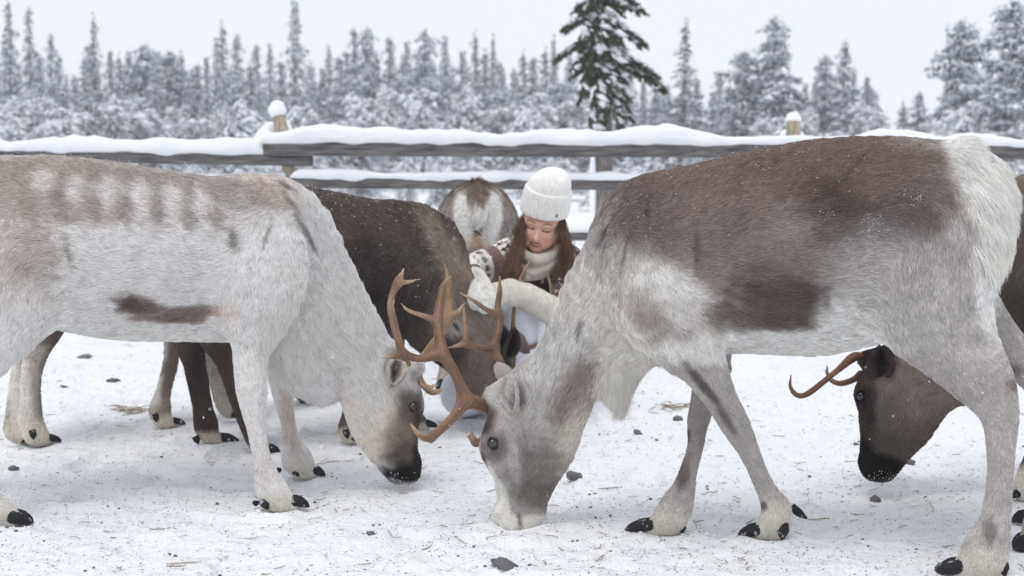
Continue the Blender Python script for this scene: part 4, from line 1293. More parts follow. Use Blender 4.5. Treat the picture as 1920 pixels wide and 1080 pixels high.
def rail(parent, p0, p1, r, name='rail', hewn=0.80, seed=0, d=0.03):
    n = 60
    t = np.linspace(0, 1, n)[:, None]
    P = p0 * (1 - t) + p1 * t
    P[:, 2] += 0.004 * noise3(P * [1, 1, 0], 0.5, seed)
    m = MB()
    T = unit(p1 - p0); S = unit(np.cross(T, [0, 0, 1.0])); U = np.cross(S, T)
    K = 12
    a = np.arange(K) * 2 * math.pi / K + 0.26
    # a log hewn flat on its faces
    ca, sa = np.cos(a), np.sin(a)
    px = np.sign(ca) * np.abs(ca) ** 0.55 * d * 1.0; pz = np.sign(sa) * np.abs(sa) ** 0.6 * r
    rr = 1 + 0.015 * noise3(P * [1, 1, 0] * 1.0, 3, seed + 1)
    V = (P[:, None] + S * px[None, :, None] + U * (pz[None] * rr[:, None])[..., None]).reshape(-1, 3)
    V += 0.0015 * np.stack([noise3(V, 20, 1), noise3(V, 20, 2), noise3(V, 20, 3)], 1)
    Q = [(i * K + j, i * K + (j + 1) % K, (i + 1) * K + (j + 1) % K, (i + 1) * K + j) for i in range(n - 1) for j in range(K)]
    V = np.vstack([V, P[0], P[-1]])
    T3 = [(n * K, (j + 1) % K, j) for j in range(K)] + [(n * K + 1, (n - 1) * K + j, (n - 1) * K + (j + 1) % K) for j in range(K)]
    m.add(V, Q, T3)
    me = m.mesh(name); me.materials.append(M_WOOD); me.materials.append(M_END)
    mi = np.zeros(len(me.polygons), np.int32); mi[len(Q):] = 1
    me.polygons.foreach_set('material_index', mi)
    sm = np.ones(len(me.polygons), bool); sm[len(Q):] = False
    me.polygons.foreach_set('use_smooth', sm)
    o = bpy.data.objects.new(name, me); COL.objects.link(o); o.parent = parent; o.location = -Vector(parent.location)
    return o

def make_fence():
    g = ground(960, 590)
    root = empty('rail_fence', Vector((0, 9.0, 0)))
    tag(root, 'weathered wooden rail fence thickly capped with snow, running behind the reindeer', 'fence')
    def W(x, y, d): return at_depth(x, y, d)
    SCF = F_PX / 9.0
    R_ = 12.2 / SCF
    # upper rails
    l0, l1 = W(-420, 284, 9.3), W(585, 302, 9.05)
    rail(root, l0, l1, 10.5 / SCF, seed=1)
    r0, r1 = W(494, 279, 8.98), W(2300, 287, 9.5)
    rail(root, r0, r1, 13.6 / SCF, seed=2)
    # middle rail, then the low one
    m0, m1 = W(545, 343, 9.05), W(2300, 356, 9.6)
    rail(root, m0, m1, 9.5 / SCF, seed=3)
    q0, q1 = W(-420, 352, 9.35), W(600, 347, 9.12)
    rail(root, q0, q1, 9.5 / SCF, seed=4)
    rail(root, W(-420, 436, 9.3), W(600, 440, 9.1), 9.5 / SCF, seed=5)
    rail(root, W(560, 441, 9.05), W(2300, 446, 9.6), 9.5 / SCF, seed=6)
    # posts
    def post(x0, y0, x1, y1, dd, r):
        a = W(x0, y0, dd); b = W(x1, y1, dd); bb = b + (b - a) * 0; 
        d = unit(b - a); k = (a[2] + 0.05) / max(-d[2], 1e-3); e = a + d * k
        m = MB()
        t = np.linspace(0, 1, 14)[:, None]
        P = a * (1 - t) + e * t
        m.tube(P, r * (1 + 0.03 * np.sin(np.arange(14) * 1.7)), 18, lat=(1, 0, 0))
        me = m.mesh('post')
        link_mesh('post', me, M_POST, root)
        return a
    a = post(522, 216, 545, 330, 9.11, 12.5 / SCF)
    b = post(1487, 228, 1489, 330, 9.36, 13.5 / SCF)
    post(-330, 212, -328, 330, 9.5, 14 / SCF)
    post(2240, 214, 2242, 330, 9.7, 14 / SCF)
    # snow on the rails
    def top(p0, p1, r): return [p0 + [0, 0, r], p1 + [0, 0, r]]
    def hl(u):     # the left rail: deep, then a step down
        px = -420 + u * 1005
        return np.where(px < 240, 25, 0) / SCF * sstep(-px, -252, -238) + (22 + 7 * sstep(px, 330, 352) + 6 * sstep(px, 455, 490)) / SCF * sstep(px, 238, 252)
    snow_strip('snow_cap', root, top(l0, W(500, 300, 9.07), 10.5 / SCF), 0.052, lambda u: (24 + 3 * np.sin(u * 9)) / SCF, 31)
    def hr(u):
        px = 494 + u * 1806
        return (26 + 5 * np.sin(px * 0.012) + 4 * np.sin(px * 0.031 + 1) - 8 * sstep(px, 1300, 1450) - 6 * np.exp(-((px - 522) / 26) ** 2)) / SCF
    snow_strip('snow_cap', root, top(r0, r1, 12.4 / SCF), 0.058, hr, 32, cap_l=.12)
    snow_strip('snow_cap', root, top(m0, m1, 9.5 / SCF), 0.045, lambda u: (11 + 3 * np.sin(u * 40)) / SCF + 0.01, 33)
    snow_strip('snow_cap', root, top(q0, W(555, 347, 9.13), 9.5 / SCF), 0.045, lambda u: 13 / SCF + 0 * u, 34)
    snow_strip('snow_cap', root, top(W(-420, 436, 9.3), W(590, 440, 9.1), 9.5 / SCF), 0.045, lambda u: 12 / SCF + 0 * u, 35)
    snow_strip('snow_cap', root, top(W(575, 441, 9.05), W(2300, 446, 9.6), 9.5 / SCF), 0.045, lambda u: 12 / SCF + 0 * u, 36)
    # snow heaped against and on the posts
    X = np.array([1.0, 0, 0])
    def bl(pts, rs, rb, k=.03): return Chain(np.array([W(*p) for p in pts]), np.array(rs) / SCF, np.array(rb) / SCF, X, k, 1, 3)
    blob_snow('snow_cap', root, [bl([(521, 210, 9.11), (520, 203, 9.11)], [14, 13], [14, 13]), bl([(519, 208, 9.11), (521, 198, 9.11)], [10, 7], [15, 11])], .009)
    blob_snow('snow_cap', root, [bl([(495, 262, 9.16), (503, 247, 9.2), (508, 236, 9.24)], [22, 18, 9], [18, 14, 9]), bl([(540, 250, 9.22), (536, 232, 9.24)], [13, 8], [12, 8]), bl([(480, 276, 9.1), (500, 262, 9.1)], [14, 20], [14, 16])], .01)
    blob_snow('snow_cap', root, [bl([(1487, 224, 9.36), (1487, 219, 9.36)], [11, 9], [17, 14])], .009)
    blob_snow('snow_cap', root, [bl([(1472, 258, 9.44), (1474, 248, 9.46)], [14, 8], [14, 8]), bl([(1500, 260, 9.46), (1499, 252, 9.46)], [11, 6], [12, 7])], .01)
    blob_snow('snow_cap', root, [bl([(555, 333, 9.1), (585, 336, 9.1), (640, 340, 9.1)], [13, 9, 6], [12, 10, 8])], .01)

# ------------------------------------------------------------------ trees
M_NEEDLE = attr_mat('frosted_needles', rough=0.85, spec=0.1)
M_NEEDLE.use_backface_culling = False
M_TSNOW = noise_mat('snow_on_branches', (0.78, 0.81, 0.87), (0.90, 0.91, 0.93), 3, 0.9, 0, None, None, 0.1)
M_BARK = noise_mat('spruce_bark', srgb((86, 78, 74)), srgb((140, 132, 128)), 9, 0.9, 0.6, 30, (4, 4, 1), 0.1, dist=0.01)
M_TWIG = noise_mat('dark_twigs', srgb((62, 54, 50)), srgb((92, 84, 80)), 9, 0.9, 0, None, None, 0.1)

OCT = np.array([(1, 0, 0), (0, 1, 0), (-1, 0, 0), (0, -1, 0), (0, 0, 1), (0, 0, -1)], float)
OCF = np.array([(0, 1, 4), (1, 2, 4), (2, 3, 4), (3, 0, 4), (1, 0, 5), (2, 1, 5), (3, 2, 5), (0, 3, 5)])

def lumps(c, s, rng, squash=0.55, dirs=None):
    """small rounded clods of snow: jittered octahedra, optionally stretched along dirs"""
    n = len(c)
    J = OCT[None] * (1 + 0.35 * rng.normal(0, 1, (n, 6, 1)).clip(-1, 1))
    S = np.stack([s, s, s * squash], 1)
    P = J * S[:, None]
    if dirs is not None:
        P = P + dirs[:, None] * (J @ np.array([1.0, 0, 0]))[..., None] * s[:, None, None] * 0.9
    V = (c[:, None] + P).reshape(-1, 3)
    F = (OCF[None] + (np.arange(n) * 6)[:, None, None]).reshape(-1, 3)
    return V, F

def sprays(c, d, L, w, rng, hang=0.5):
    """needle sprays: two crossed narrow triangles along d, sagging"""
    n = len(c)
    d = unit(d + np.array([0, 0, -hang]))
    s = unit(np.cross(d, np.array([0, 0, 1.0]) + rng.normal(0, 0.3, (n, 3))))
    u = np.cross(s, d)
    Vs = []
    for side in (s, u):
        a = c - side * w[:, None] * 0.5; b = c + side * w[:, None] * 0.5
        e = c + d * L[:, None] + side * (rng.normal(0, 0.25, n) * w)[:, None]
        Vs.append(np.stack([a, b, e], 1))
    V = np.concatenate(Vs).reshape(-1, 3)
    F = np.arange(len(V)).reshape(-1, 3)
    return V, F

def spruce_meshes(seed, H, R, whorls, per, snow=0.7, green=(0.045, 0.055, 0.05), sag=0.5, dens=1.0, ragged=0.25, base=0.06, leaf=1.0, top_pow=0.85, snow_size=1.0, fl=1.0):
    rng = np.random.default_rng(seed)
    C, Dn, LL = [], [], []
    br = MB()
    for i in range(whorls):
        u = (i + rng.random() * 0.6) / whorls
        z = H * (base + (1 - base) * u ** 0.95)
        Lr = R * (1 - u) ** top_pow * (0.75 + 0.25 * math.sin(u * 40 + seed)) + 0.04 * R
        if u < 0.12: Lr *= 0.75 + 2 * u
        off = rng.random() * 6.28
        for j in range(per):
            ph = off + 6.283 * j / per + rng.normal(0, 0.25)
            L = Lr * (1 + ragged * rng.normal()) 
            L = max(L, 0.05 * R)
            up = 0.25 * (u - 0.25) + rng.normal(0, .10)
            z = H * (base + (1 - base) * u ** 0.95) + rng.normal(0, .55) * H / whorls
            k = max(3, int(L / R * 11 * dens))
            t = (np.arange(k) + rng.random(k) * 0.9 + 0.25) / k
            t = np.clip(t, 0.05, 1.02)
            r = L * t
            zz = z + up * L * t - sag * L * t ** 1.7 + 0.12 * L * t ** 4
            dirv = np.array([math.cos(ph), math.sin(ph), 0])
            p = dirv[None] * r[:, None]; p[:, 2] = zz
            side = np.array([-dirv[1], dirv[0], 0])
            lat = (1 - 0.55 * t) * L * 0.34
            lo = rng.uniform(-1, 1, k)
            p = p + side[None] * (lo * lat)[:, None]
            p[:, 2] -= np.abs(lo) * lat * 0.25
            dd = dirv[None] * 0.7 + side[None] * lo[:, None] + np.array([0, 0, -0.25])
            C.append(p); Dn.append(unit(dd)); LL.append(np.full(k, 0.5 + 0.5 * L / R))
    C = np.vstack(C); Dn = np.vstack(Dn); LL = np.concatenate(LL)
    n = len(C)
    q = int(4 * fl)
    Ci = np.repeat(C, q, 0) + rng.normal(0, 0.035 * R, (n * q, 3)) - np.array([0, 0, .05 * R])
    Di = np.repeat(Dn, q, 0) + rng.normal(0, 0.45, (n * q, 3))
    s = 0.14 * R * leaf * np.repeat(LL, q) * (0.6 + 0.8 * rng.random(n * q))
    V, F = sprays(Ci, Di, s, s * 0.42, rng)
    g = np.array(green)
    shade = (0.7 + 0.7 * rng.random(n * q))[:, None]
    frost = (rng.random(n * q) < 0.68 * snow)[:, None]
    col = np.where(frost, np.array([0.50, 0.53, 0.58])[None] * (.8 + .4 * shade / 1.4), g[None] * shade)
    colv = np.repeat(np.concatenate([col, col]), 3, 0)
    needles = np_mesh('foliage', V, F, False, colv)
    keep = np.repeat(rng.random(n) < snow, 2)
    Cs = (np.repeat(C, 2, 0) + rng.normal(0, .045 * R, (2 * n, 3)) * np.array([1, 1, .8]))[keep] + np.array([0, 0, 0.045 * R])
    ss = 0.082 * R * snow_size * np.repeat(LL, 2)[keep] * (0.35 + 1.1 * rng.random(keep.sum()) ** 1.5)
    V, F = lumps(Cs, ss, rng, 0.6, np.repeat(Dn, 2, 0)[keep] * 0.9)
    sn = np_mesh('branch_snow', V, F, True)
    tr = MB()
    hh = np.linspace(-0.05, 0.97, 12) * H
    rr = np.linspace(1, 0.12, 12) * 0.016 * H + 0.01
    P = np.stack([0.006 * H * np.sin(hh * 1.3 + seed), 0.006 * H * np.cos(hh * 1.1), hh], 1)
    tr.tube(P, rr, 8, lat=(1, 0, 0))
    trunk = tr.mesh('trunk')
    return trunk, needles, sn

def birch_meshes(seed, H, R, twigs=46):
    """a bare low birch bowed under snow"""
    rng = np.random.default_rng(seed)
    m = MB(); pts = []; dirs = []; sz = []
    for i in range(5):
        a = rng.random() * 6.28; lean = 0.10 + 0.25 * rng.random()
        t = np.linspace(0, 1, 10)
        hs = H * (0.7 + 0.3 * rng.random())
        P = np.stack([math.cos(a) * lean * R * 2 * t ** 1.7, math.sin(a) * lean * R * 2 * t ** 1.7, hs * t - 0.10 * hs * t ** 4 - 0.05], 1)
        m.tube(P, np.linspace(0.028, 0.008, 10) * H / 3, 6, lat=(0.3, 1, 0))
        for k in range(twigs // 5 * 3):
            u = 0.22 + 0.78 * rng.random()
            p0 = np.array([np.interp(u, t, P[:, c]) for c in range(3)])
            b = rng.random() * 6.28; L = R * (0.35 + 0.75 * rng.random()) * (1.15 - 0.65 * u)
            tt = np.linspace(0, 1, 7)
            q = p0 + np.stack([np.cos(b) * L * tt, np.sin(b) * L * tt, 0.75 * L * tt - 1.05 * L * tt ** 2.1], 1)
            q += rng.normal(0, 0.02 * R, q.shape) * tt[:, None]
            m.tube(q, np.linspace(0.010, 0.003, 7) * H / 3, 3, lat=(0.1, 0.2, 1), cap=False)
            n = 13
            ts = rng.random(n)
            c = np.stack([np.interp(ts, tt, q[:, c]) for c in range(3)], 1)
            d = unit(np.gradient(q, axis=0))[np.clip((ts * 6).astype(int), 0, 6)]
            c = c + rng.normal(0, 0.045 * R, (n, 3)) + [0, 0, 0.02 * R]
            pts.append(c); dirs.append(d); sz.append((0.032 + 0.050 * rng.random(n)) * R * 1.15)
    pts = np.vstack(pts); dirs = np.vstack(dirs); sz = np.concatenate(sz)
    V, F = lumps(pts, sz, rng, 0.65, dirs * 1.5)
    sn = np_mesh('branch_snow', V, F, True)
    # fine frosted twigs between
    k = len(pts)
    V, F = sprays(pts + rng.normal(0, 0.05 * R, (k, 3)), dirs + rng.normal(0, 0.6, (k, 3)), np.full(k, 0.20 * R), np.full(k, 0.016 * R), rng, 0.4)
    col = np.where(rng.random(k) < 0.4, 0.35, 0.09)[:, None] * np.array([1, 1, 1.06])
    tw = np_mesh('foliage', V, F, False, np.repeat(np.concatenate([col, col]), 3, 0))
    return m.mesh('trunk'), tw, sn

def place_tree(kit, name, x, y, ytop, depth, rz, label, group, wid=None, base_px=None):
    g = at_depth(x, 320, depth)
    gz = float(ground_z(np.array([g[0]]), np.array([g[1]]))[0])
    top = at_depth(x, ytop, depth)[2]
    H = top - gz
    tr, nd, sn, H0, R0 = kit
    s = H / H0
    sw = s if wid is None else (wid / 2 / (F_PX / depth)) / R0
    root = empty(name, Vector((g[0], g[1], gz)))
    root.rotation_euler = (0, 0, rz)
    root.scale = (sw, sw, s)
    tag(root, label, 'tree', group)
    for nm, me, mt in (('trunk', tr, M_BARK), ('foliage', nd, M_NEEDLE), ('branch_snow', sn, M_TSNOW)):
        o = bpy.data.objects.new(nm, me); COL.objects.link(o); o.parent = root
        if not me.materials: me.materials.append(mt)
        if nm == 'branch_snow': o['kind'] = 'stuff'
    return root

def make_forest():
    rng = np.random.default_rng(5)
    G1 = (0.060, 0.076, 0.094)
    kits = []
    for i, (H, R, wh, per, sn, sag, rg, tp, lf) in enumerate([
            (7.0, 0.95, 27, 8, .85, .80, .30, .80, 1.0), (7.0, 0.85, 30, 8, .65, .65, .34, .70, 1.0), (7.0, 1.15, 24, 9, .95, .9, .30, .75, 1.0), (7.0, 1.0, 27, 8, .85, .6, .40, .60, 1.1),
            (7.0, 1.25, 22, 8, 1.0, .5, .46, .45, 1.2), (7.0, 1.3, 22, 8, .9, .35, .5, .40, 1.2), (7.0, .9, 28, 8, .95, .95, .25, .9, 1.0)]):
        t = spruce_meshes(100 + i, H, R, wh, per, sn, G1, sag, 1.0, rg, .05, lf, tp, 1.0)
        kits.append((*t, H, R))
    birch = [(*birch_meshes(200 + i, 3.2, 1.25), 3.2, 1.25 * 1.0) for i in range(3)]
    G = 'snow laden trees in the forest edge beyond the fence'
    named = [   # x, top, depth, width, kit, label
        (25, 2, 58, 62, 1, 'tall narrow spruce at the left edge whose tip nearly meets the top of the photo'),
        (62, 14, 60, 52, 3, 'tall thin spruce with a wispy crown just right of the tallest left-edge spruce'),
        (102, 66, 57, 72, 2, 'broad cone of a spruce right of the two tall left-edge ones'),
        (182, 36, 60, 62, 1, 'thin spruce with a pointed tip, lone above the lower trees in the left part'),
        (557, 3, 55, 86, 0, 'tall pointed spruce above the snow-capped fence post, highest in the centre left'),
        (667, 54, 62, 62, 3, 'bushy snow-covered tree, left one of the close pair right of the post spruce'),
        (692, 52, 60, 74, 4, 'bushy snow-covered tree, right one of the close pair right of the post spruce'),
        (447, 64, 60, 60, 3, 'thin leaning snowy spruce a little left of the spruce over the fence post'),
        (797, 57, 62, 78, 4, 'full-crowned snowy spruce above the dark brown reindeer'),
        (835, 68, 58, 66, 0, 'narrow spruce just left of the one over the far white rump'),
        (892, 66, 58, 62, 1, 'slim dark-tipped spruce above the far reindeer rump, left of its twin'),
        (925, 68, 60, 58, 6, 'slim dark-tipped spruce above the far reindeer rump, right of its twin'),
        (733, 70, 62, 66, 3, 'snowy spruce with a blunt top between the bushy pair and the full-crowned one'),
        (1282, 46, 48, 84, 1, 'lone steep spruce right of the big green spruce'),
        (1447, 34, 50, 112, 4, 'wide loose-crowned snowy tree above the second fence post'),
        (1392, 92, 50, 86, 5, 'shorter snowy tree leaning on the left of the wide one by the second post'),
        (1545, 104, 50, 80, 4, 'snowy tree, left one of the three in the clump right of the second post'),
        (1580, 80, 49, 96, 2, 'middle and tallest tree in the clump right of the second post'),
        (1622, 144, 47, 80, 0, 'lowest and rightmost tree in the clump right of the second post'),
        (1797, 34, 46, 108, 5, 'tall open-crowned pine-like tree above the white rump of the front reindeer'),
        (1892, -4, 42, 128, 5, 'tall shaggy tree at the right edge of the photo, cut by its upper corner'),
        (1690, 188, 80, 26, 1, 'small distant spruce, left one of the two in the gap above the right reindeer back'),
        (1728, 194, 80, 30, 6, 'small distant spruce, right one of the two in the gap above the right reindeer back'),
        (275, 80, 60, 90, 5, 'rounded frosty pine crown, left one of two pale ones over the striped back'),
        (322, 92, 60, 90, 5, 'rounded frosty pine crown, right one of two pale ones over the striped back'),
    ]
    for x, yt, d, w, k, lab in named:
        place_tree(kits[k], 'spruce_tree', x, 0, yt, d, rng.random() * 6.28, lab, G, w * 1.08)
    fill = [(-60, 90), (-25, 60), (8, 150), (45, 130), (80, 120), (120, 120), (142, 150), (160, 125), (212, 108), (232, 130), (250, 112), (296, 118), (345, 122), (372, 138), (392, 120), (405, 82), (424, 72), (470, 120), (487, 98),
            (507, 94), (528, 128), (583, 130), (604, 150), (620, 106), (640, 128), (712, 128), (752, 110), (772, 96), (815, 120), (860, 118), (875, 150), (910, 120), (945, 145), (962, 150), (980, 106), (1000, 122), (1022, 100), (1045, 92), (1072, 118), (1095, 140), (1170, 150), (1205, 170), (1225, 160),
            (1250, 170), (1310, 150), (1330, 180), (1345, 156), (1365, 170), (1415, 150), (1478, 140), (1505, 175), (1525, 160), (1565, 165), (1600, 160), (1640, 190), (1770, 150), (1825, 140), (1845, 120), (1862, 150), (1920, 120), (1955, 60), (2010, 90), (2060, 50), (-110, 40), (-160, 90)]
    lab = 'snow-frosted spruce merging with its neighbours in the forest edge'
    for x, yt in fill:
        place_tree(kits[(0, 1, 2, 6, 0, 1, 3)[rng.integers(0, 7)]], 'spruce_tree', x + rng.normal(0, 3), 0, yt - 14 + rng.normal(0, 8), rng.uniform(52, 72), rng.random() * 6.28, lab, 'indistinct spruces of the forest edge', rng.uniform(62, 88))
    for i in range(34):
        x = -120 + i * 62 + rng.normal(0, 10)
        place_tree(kits[rng.integers(0, 7)], 'spruce_tree', x, 0, (165 if x < 1150 else 210) + rng.normal(0, 20), rng.uniform(44, 56), rng.random() * 6.28, lab, 'indistinct spruces of the forest edge', rng.uniform(70, 100))
    for i in range(30):
        x = -120 + i * 48 + rng.normal(0, 10)
        place_tree(kits[rng.integers(0, 7)], 'spruce_tree', x, 0, 122 + rng.normal(0, 24) + (50 if x > 1180 else 0), rng.uniform(66, 80), rng.random() * 6.28, lab, 'indistinct spruces of the forest edge', rng.uniform(60, 84))
    for i in range(56):
        x = -100 + i * 37 + rng.normal(0, 12)
        yt = (186 if x < 1150 else 228) + rng.normal(0, 24)
        place_tree(birch[i % 3], 'birch_tree', x, 0, yt, rng.uniform(34, 44), rng.random() * 6.28, 'low bare birch bowed and whitened by snow in front of the spruces', 'snow bowed birches before the spruces', rng.uniform(110, 170))
    for i in range(26):
        x = -60 + i * 80 + rng.normal(0, 22)
        place_tree(birch[i % 3], 'birch_tree', x, 0, 292 + rng.normal(0, 14), rng.uniform(22, 32), rng.random() * 6.28, 'low snow-covered sapling seen between the fence rails', 'snow covered saplings behind the rails', rng.uniform(60, 110))
    # farther woods that read as one mass
    V, F, C = [], [], []; n0 = 0
    src = kits[1][1]; 
    r2 = np.random.default_rng(9)
    for i in range(220):
        d = r2.uniform(100, 150); px = r2.uniform(-500, 2500)
        g = at_depth(px, 318, d); H = (r2.uniform(20, 70) + 40) / (F_PX / d)
        m_, k = 10, 6
        for j in range(m_):
            z0 = H * (0.05 + 0.9 * j / m_); rr = 0.17 * H * (1 - j / m_) + 0.05
            a = np.arange(k) * 6.283 / k + r2.random()
            ring = np.stack([g[0] + rr * np.cos(a) * r2.uniform(.6, 1.2, k), g[1] + rr * np.sin(a), np.full(k, z0)], 1)
            V.append(np.vstack([ring, [[g[0], g[1], z0 + H * 0.2]]]))
            F.append(np.stack([np.arange(k), (np.arange(k) + 1) % k, np.full(k, k)], 1) + n0); n0 += k + 1
            c = np.where(r2.random(k + 1) < 0.55, 0.55, 0.09)[:, None] * np.array([1, 1.03, 1.1]); C.append(c)
    o = link_mesh('distant_forest', np_mesh('distant_forest', np.vstack(V), np.vstack(F), False, np.vstack(C)), M_NEEDLE)
    o['kind'] = 'stuff'

def make_big_spruce():
    """the near green spruce behind the fence, some snow shaken off"""
    rng = np.random.default_rng(77)
    D = 17.0
    sc = F_PX / D
    g = at_depth(1128, 395, D); g[2] = 0.0
    root = empty('spruce_tree', Vector((g[0], g[1], 0)))
    tag(root, 'big dark green spruce behind the fence with snow clods and a bare lower trunk', 'tree')
    H = 5.0
    hh = np.linspace(0, H, 26)
    P = np.stack([g[0] + 0.03 * np.sin(hh * 1.4) + 0.0 * hh, g[1] + 0.02 * np.cos(hh), hh], 1)
    m = MB(); m.tube(P, np.interp(hh, [0, 1, 3, H], [.13, .10, .055, .015]) , 16, lat=(1, 0, 0))
    link_mesh('trunk', m.mesh('trunk'), M_BARK, root)
    tips = []
    def zof(y): return at_depth(1128, y, D)[2]
    # branches that give the outline: start y, tip (x, y)
    for (y0, tx, ty, dd) in ((86, 1047, 104, -.1), (45, 1062, 48, 0), (20, 1085, 12, .1), (116, 1078, 135, -.2), (4, 1200, 14, .1), (62, 1202, 76, .1), (120, 1230, 138, -.1), (138, 1240, 160, .1), (120, 1175, 175, -.25),
                            (150, 1165, 232, -.3), (160, 1178, 215, .2), (160, 1120, 245, -.35), (120, 1092, 180, -.3), (10, 1170, -20, .2), (0, 1100, -30, -.1), (110, 1150, 160, -.5), (70, 1120, 110, -.55), (30, 1135, 60, -.55), (90, 1165, 120, -.5), (130, 1130, 200, -.5)):
        tips.append((np.array([g[0], g[1], zof(y0)]), at_depth(tx, ty, D + dd)))
    for i in range(30):
        z = rng.uniform(zof(130), H); a = rng.random() * 6.28; L = rng.uniform(.16, .34)
        p0 = np.array([g[0], g[1], z]); tips.append((p0, p0 + [math.cos(a) * L, math.sin(a) * L, -0.45 * L]))
    for i in range(26):
        z = rng.uniform(zof(125), H - 1.2); a = rng.uniform(-2.6, -.5); L = rng.uniform(.14, .32)
        p0 = np.array([g[0], g[1], z]); tips.append((p0, p0 + [math.cos(a) * L, math.sin(a) * L, -0.6 * L]))
    for i in range(26):
        z = rng.uniform(zof(110), H - 0.2); a = rng.random() * 6.28
        L = (0.24 + .22 * np.clip((z - zof(110)) / 1.0, 0, 1)) * rng.uniform(.4, 1.0)
        p0 = np.array([g[0], g[1], z]); tips.append((p0, p0 + [math.cos(a) * L, math.sin(a) * L, -0.32 * L + rng.normal(0, .05)]))
    br = MB(); C, Dn = [], []
    for p0, p1 in tips:
        L = np.linalg.norm(p1 - p0)
        t = np.linspace(0, 1, 9)[:, None]
        p0 = p0 + [0, 0, 0.05]
        q = p0 * (1 - t) + p1 * t + np.array([0, 0, 1.0]) * (0.16 * L * np.sin(t * math.pi) - 0.0)
        br.tube(q, np.linspace(.016, .004, 9), 5, lat=(0.2, 0.3, 1))
        n = int(46 * L / 0.6) + 8
        tt = rng.random(n) ** 0.8
        c = np.stack([np.interp(tt, t[:, 0], q[:, k]) for k in range(3)], 1)
        axis = unit(p1 - p0); side = unit(np.cross(axis, [0, 0, 1.0]))
        w = rng.uniform(-1, 1, n) * 0.17 * L * (1.1 - 0.7 * tt)
        c = c + side * w[:, None] + np.array([0, 0, -1.0]) * (np.abs(w) * 0.5 + 0.05 * rng.random(n))[:, None]
        C.append(c); Dn.append(unit(axis + side * np.sign(w)[:, None] * 0.7 + [0, 0, -0.6]))
    link_mesh('branch', br.mesh('branch'), M_TWIG, root)['kind'] = 'stuff'
    C = np.vstack(C); Dn = np.vstack(Dn); n = len(C)
    q = 34
    Ci = np.repeat(C, q, 0); Di = np.repeat(Dn, q, 0)
    tt = rng.random(n * q)
    Ci = Ci + Di * (tt * 0.10)[:, None] + rng.normal(0, 0.007, Ci.shape)
    Di = Di + rng.normal(0, 0.65, Di.shape)
    s = 0.036 * (0.6 + 0.8 * rng.random(n * q))
    V, F = sprays(Ci, Di, s, s * 0.34, rng, 0.35)
    sh = (0.6 + 0.9 * rng.random(n * q))[:, None] * np.repeat(0.7 + 0.6 * rng.random(n), q)[:, None]
    col = np.array([0.066, 0.074, 0.036])[None] * sh
    col = np.where(rng.random(n * q)[:, None] < 0.10, np.array([[0.30, 0.31, 0.31]]), col)
    col = np.repeat(np.concatenate([col, col]), 3, 0)
    link_mesh('foliage', np_mesh('foliage', V, F, False, col), M_NEEDLE, root)
    keep = rng.random(n) < 0.34
    c = C[keep] + [0, 0, .02]
    V, F = lumps(np.repeat(c, 2, 0) + rng.normal(0, .018, (2 * len(c), 3)), rng.uniform(.016, .062, 2 * len(c)), rng, .6, np.repeat(Dn[keep], 2, 0) * .7)
    o = link_mesh('branch_snow', np_mesh('branch_snow', V, F), M_TSNOW, root); o['kind'] = 'stuff'
    # snow plastered on the trunk's weather side
    ch = [Chain(np.array([[g[0] - .11, g[1] - .04, z] for z in np.linspace(0.1, 1.05, 7)]), np.array([.05, .045, .04, .045, .035, .04, .02]), np.full(7, .05), np.array([0, 1.0, 0]), .03, 1, 2)]
    V, Q = sdf_mesh(ch, .02); link_mesh('trunk_snow', np_mesh('trunk_snow', V, Q), M_SNOWCAP, root)

# ------------------------------------------------------------------ litter on the snow
M_DUNG = noise_mat('dark_droppings', srgb((44, 42, 44)), srgb((150, 148, 150)), 45, 0.7, 0.5, 150, None, 0.3, dist=0.003)
M_STRAW = noise_mat('dry_straw', srgb((128, 114, 96)), srgb((176, 164, 142)), 30, 0.8, 0, None, None, 0.2)

